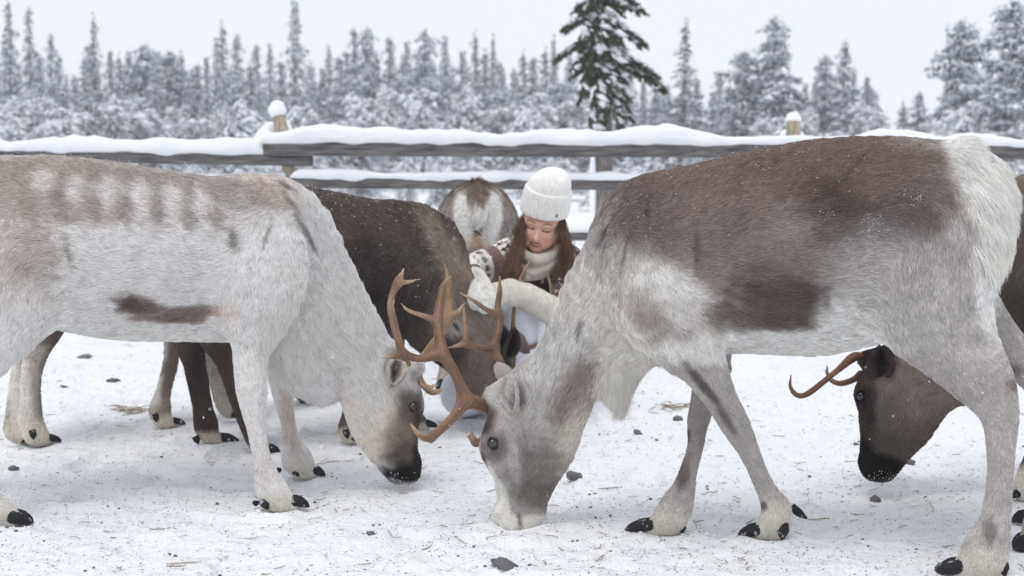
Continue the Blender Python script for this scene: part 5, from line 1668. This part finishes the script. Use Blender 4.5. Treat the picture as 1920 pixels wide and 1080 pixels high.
def make_litter():
    rng = np.random.default_rng(3)
    vars_ = []
    for i in range(6):
        V, Q = ball((0, 0, 0), (1, 1, 0.75), 12, 8)
        N = unit(V)
        V = V * (1 + 0.45 * fbm(V + i * 7, 2.2, 3, i))[:, None]
        m = MB(); m.add(V, Q)
        me = m.mesh('dung_clod'); me.materials.append(M_DUNG); vars_.append(me)
    def clod(px, py, w, label, group=None, squash=.75, asp=.8):
        g = ground(px, py); s = w / 2 / (F_PX / ((g - CAM) @ FW))
        gz = float(ground_z(np.array([g[0]]), np.array([g[1]]))[0])
        o = bpy.data.objects.new('dung_clod', vars_[rng.integers(0, 6)]); COL.objects.link(o)
        o.location = (g[0], g[1], gz + s * squash * 0.35)
        o.scale = (s, s * asp, s * squash)
        o.rotation_euler = (rng.normal(0, .2), rng.normal(0, .2), rng.normal(0, .5))
        tag(o, label, 'dung', group)
    big = [(1077, 893, 34, 'pointed dark clod on the snow right of the front reindeer chin', .7), (1272, 786, 20, 'round dark clod left of the crossing front legs of the right reindeer', .8), (1196, 815, 20, 'dark clod on the snow below the throat mane', .8),
           (1705, 872, 20, 'dark clod right of the muzzle of the edge reindeer', .9), (1641, 930, 20, 'small upright grey clod under the muzzle of the edge reindeer', 1.1), (1768, 1066, 34, 'crumbly brown clod beside the nearest hind hoof', .8), (1790, 1058, 20, 'small crumb of dung touching the nearest hind hoof', .8),
           (945, 1062, 48, 'snow-dusted grey lump at the lower edge below the white muzzle', .6), (157, 672, 34, 'long flat dark clod left of the legs behind the pale belly', .35), (114, 712, 18, 'dark clod between the hind legs and the shanks behind the pale belly', .7), (124, 727, 26, 'flat dark clod just below another in the left background', .35),
           (248, 766, 52, 'x', .25), (212, 716, 26, 'grey snowy clod in the left background', .5), (25, 880, 20, 'grey dropping at the left edge above the pale hind hoof', .7), (1605, 832, 12, 'dark clod behind the brow of the edge reindeer', .8),
           (860, 716, 14, 'dark clod by the knee of the crouching person', .6), (695, 999, 20, 'snowy grey crumb left of centre below the pale front hoof', .5), (1263, 762, 70, 'x', .15), (1700, 785, 12, 'small clod on the snow behind the edge reindeer jaw', .8), (855, 700, 0, '', 0)]
    for x, y, w, l, sq in big:
        if w and l != 'x': clod(x, y, w, l, 'dung clods lying on the snow', sq)
    lab = 'tiny dark pellet lying on the trampled snow'
    for i in range(210):
        y = 610 + 460 * rng.random() ** 0.8; x = rng.uniform(-40, 1960)
        w = (2.2 + 5.0 * rng.random() ** 2.5) * (0.45 + 0.75 * (y - 305) / 700)
        clod(x, y, w, lab, 'pellets scattered over the snow', .8, .8)
        if rng.random() < .25 and i < 200:
            clod(x + rng.normal(0, 9), y + rng.normal(0, 4), w * .9, lab, 'pellets scattered over the snow', .8, .8)
    # straw wisps and crumbs nobody could count
    m = MB()
    def wisp(x, y, Lpx, ang, r=0.0011, curve=.15):
        g = ground(x, y); s = F_PX / ((g - CAM) @ FW); L = Lpx / s
        t = np.linspace(-.5, .5, 5)
        a = ang
        P = np.stack([g[0] + math.cos(a) * L * t - math.sin(a) * curve * L * (t * t - .1), g[1] + math.sin(a) * L * t + math.cos(a) * curve * L * (t * t - .1), 0 * t], 1)
        P[:, 2] = ground_z(P[:, 0], P[:, 1]) + 0.0035 + 0.004 * rng.random()
        m.tube(P, [r * .6, r, r, r, r * .5], 4, lat=(0, 0, 1), cap=False)
    for i in range(330):
        y = 620 + 450 * rng.random() ** .8
        wisp(rng.uniform(-40, 1960), y, rng.uniform(6, 26) * (0.5 + 0.7 * (y - 305) / 700), rng.normal(0, .9), .0008 + .0006 * rng.random(), rng.normal(0, .35))
    for (x, y, L, a) in ((615, 870, 46, .25), (345, 1055, 66, .2), (330, 1062, 40, -.2), (800, 1022, 30, -.8), (1125, 1045, 34, .9), (1535, 972, 50, .35), (1140, 908, 40, -.05), (1860, 818, 38, 1.0), (1400, 1060, 24, 1.2), (1255, 1052, 22, -.6), (300, 995, 40, .1)):
        wisp(x, y, L, a, .0016, .12)
    for (hx, hy) in ((1263, 762), (248, 766)):
        for i in range(60): wisp(hx + rng.normal(0, 18), hy + rng.normal(0, 3.5), rng.uniform(8, 30), rng.normal(0, .6), .0012, rng.normal(0, .3))
    n = 2600
    px = rng.uniform(-60, 1980, n); py = 600 + 475 * rng.random(n) ** .75
    c = np.array([ground(a, b) for a, b in zip(px, py)]); c[:, 2] = ground_z(c[:, 0], c[:, 1]) + .001
    V, F = lumps(c, rng.uniform(.0008, .0032, n), rng, .6)
    m.add(V, None, F)
    o = link_mesh('straw_litter', m.mesh('straw_litter'), M_STRAW); o['kind'] = 'stuff'
    n = 2400
    px = rng.uniform(-60, 1980, n); py = 600 + 475 * rng.random(n) ** .75
    c = np.array([ground(a, b) for a, b in zip(px, py)]); keep = noise3(c, 2.2, 44) > -.25; c = c[keep]
    c[:, 2] = ground_z(c[:, 0], c[:, 1]) + .001
    V, F = lumps(c, rng.uniform(.0007, .0028, len(c)), rng, .7)
    o = link_mesh('dark_grit', np_mesh('dark_grit', V, F), M_DUNG); o['kind'] = 'stuff'
    # loose lumps of kicked-up snow
    n = 5200
    px = rng.uniform(-60, 1980, n); py = 600 + 480 * rng.random(n) ** .75
    c = np.array([ground(a, b) for a, b in zip(px, py)]); c[:, 2] = ground_z(c[:, 0], c[:, 1]) + .001
    V, F = lumps(c, rng.uniform(.002, .009, n) * rng.random(n) ** .7 + .001, rng, .6)
    o = link_mesh('snow_crumbs', np_mesh('snow_crumbs', V, F), M_SNOWCAP); o['kind'] = 'stuff'

def make_flakes():
    rng = np.random.default_rng(8)
    n = 900
    d = rng.uniform(1.6, 14, n); px = rng.uniform(-200, 2120, n); py = rng.uniform(-100, 1080, n)
    c = np.array([at_depth(a, b, e) for a, b, e in zip(px, py, d)])
    c = c[(c[:, 2] > .03) & (c[:, 1] > 1.6)]
    V, F = lumps(c, rng.uniform(.0008, .0020, len(c)), rng, .9)
    o = link_mesh('falling_snow', np_mesh('falling_snow', V, F), M_SNOWCAP); o['kind'] = 'stuff'

def make_haze():
    m = bpy.data.materials.new('winter_air'); m.use_nodes = True
    nt = m.node_tree; nt.nodes.clear()
    o = nt.nodes.new('ShaderNodeOutputMaterial'); v = nt.nodes.new('ShaderNodeVolumePrincipled')
    v.inputs['Color'].default_value = (0.93, 0.95, 1.0, 1)
    v.inputs['Density'].default_value = HAZE
    v.inputs['Anisotropy'].default_value = 0.0
    nt.links.new(v.outputs[0], o.inputs['Volume'])
    q = MB(); q.box((-255, -20, -1.4), (255, 250, 13.0))
    ob = link_mesh('haze', q.mesh('haze', smooth=False), m); ob['kind'] = 'stuff'
HAZE = 0.0020
# ------------------------------------------------------------------ the crouching woman
def make_person():
    W = at_depth
    foot = W(900, 775, 5.4)
    root = empty('person', Vector((foot[0], 5.45, 0)))
    tag(root, 'crouching person in white beanie, beige scarf, patterned sweater and white trousers, looking down at antlers', 'person')
    X = np.array([1.0, 0, 0])
    def ch(pts, a, b=None, lat=X, k=.02, sub=3):
        a = np.array(a, float)
        return Chain(np.array([W(*p) for p in pts]), a, a if b is None else np.array(b, float), np.array(lat, float), k, 1, sub)
    # head frame
    up = unit(np.array([0.15, -0.36, 0.92])); fw = np.array([-0.20, -0.86, -0.36]); fw = unit(fw - up * (fw @ up)); rt = np.cross(fw, up)
    if rt[0] < 0: rt = -rt
    O = W(1014, 425, 5.36)
    def L(x, y, z): return O + rt * x + up * y + fw * z
    def hc(pts, a, b=None, k=.01, lat=None, sub=2):
        a = np.array(a, float)
        return Chain(np.array([L(*p) for p in pts]), a, a if b is None else np.array(b, float), rt if lat is None else lat, k, 1, sub)
    body = [
        hc([(0, .055, -.035), (0, .0, -.025)], [.088, .080], [.077, .074]),
        hc([(0, .02, .000), (0, -.035, .020), (0, -.066, .034)], [.070, .052, .026], [.071, .058, .028], k=.015),
        hc([(0, -.068, .044), (0, -.070, .048)], [.017, .016], k=.015),
        hc([(-.034, -.018, .040), (-.032, -.030, .040)], [.026, .024], k=.02), hc([(.034, -.018, .040), (.032, -.030, .040)], [.026, .024], k=.02),
        hc([(-.045, .034, .050), (-.02, .036, .062), (0, .033, .063), (.02, .036, .062), (.045, .034, .050)], [.010, .011, .010, .011, .010], k=.014),
        hc([(0, .020, .066), (0, .0, .074), (0, -.018, .083)], [.0075, .008, .0105], k=.008),
        hc([(-.011, -.021, .071), (.0, -.023, .077), (.011, -.021, .071)], [.0065, .006, .0065], k=.006),
        hc([(-.030, .023, .048), (-.029, .020, .050)], [.0155, .0155], k=.006), hc([(.030, .023, .048), (.029, .020, .050)], [.0155, .0155], k=.006),
        hc([(-.023, -.041, .056), (-.010, -.0385, .066), (0, -.040, .068), (.010, -.0385, .066), (.023, -.041, .056)], [.003, .0055, .005, .0055, .003], k=.005),
        hc([(-.020, -.048, .057), (0, -.056, .063), (.020, -.048, .057)], [.003, .0065, .003], k=.005),
        # neck, trunk
        ch([(1018, 455, 5.44), (1008, 492, 5.50)], [.058, .062]),
        ch([(1006, 500, 5.50), (998, 560, 5.56), (985, 630, 5.64), (978, 690, 5.68)], [.10, .12, .11, .13], [.17, .165, .14, .16], k=.04),
        ch([(945, 490, 5.50), (1066, 500, 5.50)], [.055, .055], k=.04),
        # arms, hands
        ch([(948, 492, 5.48), (912, 498, 5.45), (882, 510, 5.40)], [.050, .045, .040], k=.03), ch([(882, 510, 5.40), (888, 526, 5.18), (896, 538, 5.02)], [.040, .034, .028], k=.02),
        ch([(896, 538, 5.02), (905, 558, 4.90), (909, 572, 4.87)], [.026, .030, .016], [.03, .036, .02], k=.02),
        ch([(1064, 502, 5.48), (1064, 545, 5.34), (1050, 590, 5.20)], [.050, .045, .040], k=.03), ch([(1050, 590, 5.20), (1000, 566, 5.10), (955, 552, 5.04)], [.040, .034, .028], k=.02),
        ch([(955, 552, 5.04), (935, 555, 5.0), (918, 566, 4.98)], [.026, .03, .018], k=.02),
        # legs
        ch([(955, 690, 5.66), (905, 715, 5.45), (868, 738, 5.28)], [.09, .075, .058], k=.04), ch([(868, 742, 5.28), (888, 758, 5.48), (915, 752, 5.72)], [.055, .05, .038], k=.02), ch([(915, 752, 5.72), (920, 742, 5.84)], [.036, .03], k=.02),
        ch([(1000, 690, 5.66), (978, 630, 5.40), (952, 582, 5.18)], [.09, .078, .060], k=.04), ch([(952, 582, 5.18), (985, 680, 5.28), (1000, 755, 5.36)], [.056, .052, .038], k=.02), ch([(1000, 765, 5.36), (985, 776, 5.22)], [.036, .03], k=.02),
    ]
    V, Q = sdf_mesh(body, .0036, 1, .02)
    q = V - O
    lx, ly, lz = q @ rt, q @ up, q @ fw
    skin = srgb((226, 184, 166))
    C = np.tile(skin, (len(V), 1))
    def paint(m, c, s=1.0):
        nonlocal C
        m = np.clip(m * s, 0, 1)[:, None]; C = C * (1 - m) + srgb(c) * m
    for s in (-1, 1):
        paint(np.exp(-(((lx - s * .038) / .02) ** 2 + ((ly + .018) / .018) ** 2)), (214, 140, 128), .45)
        # brows
        xx = lx * s
        by = .040 + .004 * np.sin((xx - .014) / .034 * math.pi)
        paint((np.abs(ly - by) < .0030) * (xx > .010) * (xx < .050) * (lz > .02), (112, 80, 66), .75)
        # lowered lashes and lid crease
        ey = .0035 - 22 * (xx - .030) ** 2 * -1
        paint((np.abs(ly - (.012 + 9 * (xx - .030) ** 2)) < .0030) * (xx > .014) * (xx < .047) * (lz > .02), (48, 34, 32), .9)
        paint(np.exp(-(((xx - .030) / .017) ** 2 + ((ly - .025) / .007) ** 2)) * (lz > .02), (182, 132, 118), .5)
        paint(np.exp(-(((xx - .0085) / .0035) ** 2 + ((ly + .0275) / .0028) ** 2)) * (lz > .06), (120, 70, 62), .8)
    paint(np.exp(-((lx / .009) ** 2 + ((ly + .018) / .010) ** 2)) * (lz > .05), (226, 160, 146), .5)
    lipw = np.clip(1 - (np.abs(lx) / .027) ** 2, 0, 1); ly = ly - 9.0 * lx ** 2
    paint((np.abs(ly + .0405) < .0055 * lipw) * (lz > .03), (178, 92, 92), .85)
    paint((np.abs(ly + .0525) < .0068 * lipw) * (lz > .03), (188, 100, 98), .85)
    paint((np.abs(ly + .0470) < .0036 * lipw) * (lz > .03) * (np.abs(lx) < .021), (96, 44, 44), 1)
    paint((np.abs(ly + .0455) < .0019) * (lz > .03) * (np.abs(lx) < .015), (226, 216, 208), 1)
    M_SKIN = attr_mat('skin', rough=.5, spec=.35, sss=.25)
    link_mesh('body', np_mesh('body', V, Q, True, C), M_SKIN, root)

    # ---- hair from under the hat, two falls over the shoulders
    rng = np.random.default_rng(4)
    def fall(keys, n, w, seed):
        K = np.array([W(*k) for k in keys])
        G = catmull(K, 5); k = len(G)
        rad = np.interp(np.linspace(0, 1, k), np.linspace(0, 1, len(w)), w)
        a = rng.random(n) * 6.28; r = np.sqrt(rng.random(n))
        wv = rng.normal(0, 1, (n, 1)) * .2
        off = np.stack([np.cos(a) * r, np.sin(a) * r * .6, 0 * a], 1)
        t = np.linspace(0, 1, k)
        P = G[None] + off[:, None] * rad[None, :, None]
        ph = noise3(off * 3, 1.0, seed)[:, None] * 7 + seed
        P[..., 0] += (0.011 * np.sin(t[None] * 11 + ph) + .004 * np.sin(t[None] * 23 + ph * 2)) * t[None]
        P[..., 1] += 0.010 * np.cos(t[None] * 10 + ph) * t[None]
        loose = (rng.random(n) < .10)[:, None, None]
        P = P + loose * (np.cumsum(rng.normal(0, .0035, P.shape), 1))
        P += rng.normal(0, .0006, P.shape)
        R = np.full((n, k), .00055) * np.linspace(1, .5, k)[None]
        c = srgb((108, 84, 70))[None] * (1.05 + .55 * noise3(off * 2.2, 2.5, seed + 2) + .25 * rng.normal(0, 1, n)).clip(.35, 2)[:, None]
        return P, R, c
    parts = [fall([(992, 398, 5.36), (978, 425, 5.32), (972, 455, 5.32), (962, 490, 5.28), (955, 522, 5.26), (950, 546, 5.27)], 2600, [.013, .015, .019, .023, .024, .014], 1),
             fall([(992, 410, 5.42), (984, 445, 5.40), (975, 480, 5.36), (968, 520, 5.34)], 1500, [.02, .03, .036, .03], 2),
             fall([(1050, 402, 5.36), (1055, 436, 5.31), (1062, 465, 5.32), (1062, 495, 5.34), (1046, 525, 5.34)], 2400, [.012, .013, .015, .017, .014], 3),
             fall([(1052, 420, 5.42), (1056, 455, 5.42), (1060, 490, 5.42), (1058, 530, 5.40)], 1500, [.016, .022, .026, .024], 4)]
    k = max(p[0].shape[1] for p in parts)
    PP, RR, CC = [], [], []
    for P, R, c in parts:
        ti = np.linspace(0, P.shape[1] - 1, k); i0 = np.minimum(ti.astype(int), P.shape[1] - 2); f = (ti - i0)[None, :, None]
        PP.append(P[:, i0] * (1 - f) + P[:, i0 + 1] * f); RR.append(np.interp(ti, np.arange(P.shape[1]), R[0])[None].repeat(len(P), 0)); CC.append(c)
    make_curves('hair', np.vstack(PP), np.vstack(RR), np.vstack(CC), M_FUR, root)

    # ---- ribbed beanie
    hup = unit(up + rt * 0.02 - fw * 0.05); hfw = unit(fw - hup * (fw @ hup)); hrt = rt
    HO = L(0.0, .060, -.022)
    def lathe(name, prof, nr, amp, wob=None, parent=root, mat=None, twist=0, sx=1.0, sz=1.12, off=(0, 0, 0)):
        nu = 384; prof = catmull(np.array(prof, float), 6)
        a = np.arange(nu) * 2 * math.pi / nu
        V = []
        for i, (r, h) in enumerate(prof):
            rr = r * (1 + 0.012 * noise3(np.stack([np.cos(a) * 2, np.sin(a) * 2, np.full(nu, h * 20)], 1), 1, 3)) + amp * np.cos(a * nr) * min(1, r / .05)
            V.append(HO + hrt * (.10 * max(0, h - .09) + 1.2 * max(0, h - .09) ** 2) + hrt * (rr * np.cos(a) * sx)[:, None] + hfw * (rr * np.sin(a) * sz)[:, None] + hup * h + np.array(off))
        n = len(prof)
        V = np.vstack(V)
        i = (np.arange(n - 1)[:, None] * nu + np.arange(nu)[None]); j = (np.arange(n - 1)[:, None] * nu + (np.arange(nu)[None] + 1) % nu)
        Q = np.stack([i, j, j + nu, i + nu], -1).reshape(-1, 4)
        return link_mesh(name, np_mesh(name, V, Q), mat, parent)
    M_KNIT = noise_mat('white_knit', srgb((236, 234, 230)), srgb((248, 246, 242)), 60, .95, .5, 240, None, .05, dist=.002)
    hat = lathe('beanie', [(.076, .06), (.080, .080), (.0795, .098), (.073, .122), (.058, .146), (.038, .161), (.016, .168), (.002, .169)], 46, .0016, mat=M_KNIT)
    cf = lathe('beanie_cuff', [(.080, .000), (.088, -.006), (.0925, .006), (.0915, .045), (.0885, .080), (.084, .090), (.074, .089)], 46, .0020, mat=M_KNIT)
    cf.parent = hat; cf.location = (0, 0, 0)
    # small metal tag on the cuff
    ta = math.radians(52)
    c = HO + hrt * .090 * math.cos(ta) + hfw * .090 * 1.12 * math.sin(ta) + hup * .018
    n_ = unit(hrt * math.cos(ta) + hfw * math.sin(ta) * .9); s_ = unit(np.cross(hup, n_))
    m = MB(); V = np.array([c + s_ * a * .0045 + hup * b * .0055 + n_ * d for d in (.0, .0045) for a, b in ((-1, -1), (1, -1), (1, 1), (-1, 1))])
    m.add(V, [(0, 1, 2, 3), (4, 7, 6, 5), (0, 4, 5, 1), (1, 5, 6, 2), (2, 6, 7, 3), (3, 7, 4, 0)])
    M_TAG = noise_mat('tag_metal', srgb((96, 92, 90)), srgb((120, 116, 112)), 20, .5)
    tg = link_mesh('beanie_tag', m.mesh('beanie_tag', smooth=False), M_TAG, root); tg.parent = hat; tg.location = (0, 0, 0)

    def cloth(name, chains, colf, mat, h=.004, folds=.0, fs=14, seed=0, fur=0):
        V, Q = sdf_mesh(chains, h, 1, .02)
        N = vert_normals(V, Q)
        if folds: V = V + N * (folds * fbm(V * [1, 1, .6], fs, 3, seed))[:, None]
        C = colf(V) if callable(colf) else np.tile(srgb(colf), (len(V), 1))
        o = link_mesh(name, np_mesh(name, V, Q, True, C), mat, root)
        return V, Q, N, C
    M_CLOTH = attr_mat('soft_knit', rough=.95, spec=.05, vary=.08, scale=260, bump=.4, sheen=.3)
    M_TROUS = attr_mat('padded_fabric', rough=.75, spec=.15, vary=.02, scale=40, bump=.3)

    # ---- sweater
    star_cols = {}
    A0, A1, A2 = W(948, 492, 5.48), W(912, 498, 5.45), W(882, 510, 5.40)
    ax = unit(A2 - A0); LA = np.linalg.norm(A2 - A0)
    e1 = unit(np.cross(ax, [0, 1.0, 0])); e2 = np.cross(ax, e1)
    def sweater_col(V):
        q = V - A0
        s = q @ ax; v = q @ e1; w = q @ e2
        ph = np.arctan2(v, w) * .055
        dark = srgb((52, 42, 44)); cream = srgb((228, 222, 214)); mauve = srgb((128, 106, 104)); red = srgb((120, 66, 52))
        C = np.tile(dark, (len(V), 1))
        # yoke and chest: dark with flecks
        f = noise3(V, 110, 5); C = np.where((f > .30)[:, None], red, C); f2 = noise3(V, 120, 6); C = np.where((f2 > .42)[:, None], cream * .7, C)
        arm = (s > -.02) & (np.abs(v) < .09) & (np.abs(w) < .10)
        px = (V - CAM) @ RT / ((V - CAM) @ FW) * 1.0
        # bands run round the sleeve
        def setc(mask, c):
            C[mask & arm] = c
        setc(s > -.03, cream)
        setc((s > -.012) & (s < .040) & ((np.abs(((ph / .011) % 2) - 1) - (s + .0) / .02 % 1.0) > .0) & (noise3(V, 60, 9) > -.35), dark)
        setc((s > .040) & (s < .082), mauve)
        setc((s > .040) & (s < .082) & (np.abs(((ph / .010) % 2) - 1) < .18), mauve * .6)
        setc((s > .082) & (s < .086), cream * .8)
        u1 = (s - .113) ; 
        cell = .036
        v1 = ((ph + .5 * cell) % cell) - .5 * cell
        r = np.sqrt(u1 ** 2 + v1 ** 2); th = np.arctan2(v1, u1)
        petal = .0165 * np.abs(np.cos(th * 4)) ** .7
        setc((s > .095) & (s < .131) & (r < petal) & (r > .0018), dark)
        zig = np.abs((s - .150) - .007 * (np.abs(((ph / .012) % 2) - 1) * 2 - 1))
        setc((s > .135) & (s < .166) & (zig < .0026), dark)
        return C
    V, Q, N, C = cloth('sweater', [
        ch([(1006, 492, 5.50), (998, 560, 5.56), (985, 640, 5.64)], [.115, .135, .125], [.18, .18, .155], k=.04),
        ch([(948, 488, 5.50), (1064, 500, 5.50)], [.066, .066], k=.05),
        ch([(948, 490, 5.48), (912, 496, 5.45), (880, 508, 5.40)], [.066, .062, .058], k=.03), ch([(880, 508, 5.40), (888, 528, 5.22)], [.056, .046], k=.02),
        ch([(1064, 502, 5.48), (1064, 545, 5.34), (1050, 590, 5.20)], [.064, .060, .054], k=.03), ch([(1050, 590, 5.20), (1030, 582, 5.15)], [.052, .044], k=.02)],
        sweater_col, M_CLOTH, .0036, .004, 22, 3)
    # ---- scarf in soft folds
    def ring(c, rx, ry, tilt, r, n=20, a0=0, a1=2 * math.pi, zr=None):
        a = np.linspace(a0, a1, n)
        P = c + np.outer(np.cos(a) * rx, [1, 0, 0]) + np.outer(np.sin(a) * ry, [0, -1, 0]); P[:, 2] += np.sin(a) * tilt[1] + np.cos(a) * tilt[0]
        r = np.interp(a, np.linspace(a0, a1, len(r)), r)
        return Chain(P, r, r * .8, np.array([0, 0, 1.0]), .012, 1, 1)
    c1 = W(1009, 474, 5.45); c2 = W(1006, 496, 5.46)
    sc = [ring(c1, .078, .080, (.012, -.030), [.020, .022, .020, .024, .020]), ring(c2, .084, .090, (.016, -.030), [.026, .030, .030, .032, .026]),
          ch([(1010, 480, 5.39), (1003, 499, 5.36), (988, 520, 5.335)], [.034, .034, .013], [.078, .062, .018], k=.02),
          ch([(966, 448, 5.39), (978, 472, 5.345), (1004, 487, 5.322), (1034, 480, 5.345), (1055, 458, 5.39)], [.016, .020, .022, .020, .016], k=.006),
          ch([(964, 470, 5.40), (974, 492, 5.35), (990, 512, 5.33)], [.016, .016, .009], k=.005),
          ch([(1052, 476, 5.39), (1030, 498, 5.345), (998, 514, 5.325)], [.018, .018, .010], k=.006)]
    cloth('scarf', sc, (202, 193, 183), M_CLOTH, .0034, .0045, 18, 7)
    # ---- mittens: fluffy white one on the deer's neck, long cream one across the knee
    V, Q, N, C = cloth('mitten', [ch([(886, 520, 5.20), (896, 538, 5.02), (905, 558, 4.90), (910, 576, 4.86)], [.038, .040, .036, .018], [.040, .042, .04, .02]), ch([(897, 544, 4.96), (890, 560, 4.88), (889, 570, 4.87)], [.022, .019, .012], k=.012)],
                       (240, 238, 233), M_CLOTH, .004, .004, 24, 2)
    flow = np.tile(np.array([0.2, -.1, -1.0]), (len(V), 1))
    grow_fur('mitten_fluff', root, V, Q, N, flow, C, np.full(len(V), .012), 9000, 5, .0006, .5, 4, vary=.05)
    bpy.data.objects[-1] if False else None
    V, Q, N, C = cloth('mitten', [ch([(1048, 592, 5.16), (1018, 573, 5.10), (985, 556, 5.05), (955, 548, 5.02)], [.050, .050, .046, .040], [.052, .05, .047, .04]), ch([(955, 548, 5.02), (935, 552, 4.99), (918, 566, 4.97), (910, 578, 4.96)], [.044, .040, .032, .014], [.044, .045, .036, .016]), ch([(940, 546, 4.97), (925, 548, 4.95)], [.018, .013], k=.012)],
          (226, 221, 212), M_CLOTH, .004, .007, 15, 6)
    grow_fur('mitten_fluff', root, V, Q, N, np.tile(np.array([-.6, -.2, -.6]), (len(V), 1)), C, np.full(len(V), .007), 9000, 6, .0005, .5, 4, vary=.08)
    # ---- white trousers and boots
    cloth('trousers', [
        ch([(950, 690, 5.66), (905, 715, 5.45), (866, 736, 5.26)], [.115, .10, .078], k=.04), ch([(866, 740, 5.27), (890, 750, 5.48), (912, 746, 5.66)], [.074, .066, .056], k=.03),
        ch([(1004, 690, 5.66), (982, 630, 5.40), (950, 580, 5.18)], [.115, .10, .080], k=.04), ch([(952, 584, 5.18), (980, 670, 5.27), (996, 735, 5.34)], [.076, .072, .062], k=.03),
        ch([(978, 650, 5.66), (978, 690, 5.68)], [.14, .15], [.17, .18], k=.05)],
        (232, 234, 243), M_TROUS, .0045, .007, 16, 9)
    M_BOOT = noise_mat('boot_grey', srgb((70, 66, 64)), srgb((96, 90, 88)), 20, .8, .3, 60)
    for pts in ([(914, 752, 5.70), (925, 748, 5.86)], [(1000, 752, 5.36), (1000, 770, 5.34), (985, 778, 5.20)]):
        V, Q = sdf_mesh([ch(pts, np.linspace(.056, .042, len(pts)), k=.02)], .006, 1, .02)
        V[:, 2] = np.maximum(V[:, 2], 0.003)
        link_mesh('boot', np_mesh('boot', V, Q), M_BOOT, root)
# ------------------------------------------------------------------ build everything
import time
T0 = time.time()
def clock(s): print('CLOCK %-12s %.1f' % (s, time.time() - T0))
make_ground(); clock('ground')
make_fence(); clock('fence')
make_forest(); clock('forest')
make_big_spruce(); clock('spruce')
right_deer(); clock('right')
left_deer(); clock('left')
dark_deer(); clock('dark')
hidden_deer(); clock('hidden')
far_deer(); clock('far')
edge_deer(); clock('edge')
make_person(); clock('person')
make_litter(); clock('litter')
make_flakes(); clock('flakes')
make_haze()
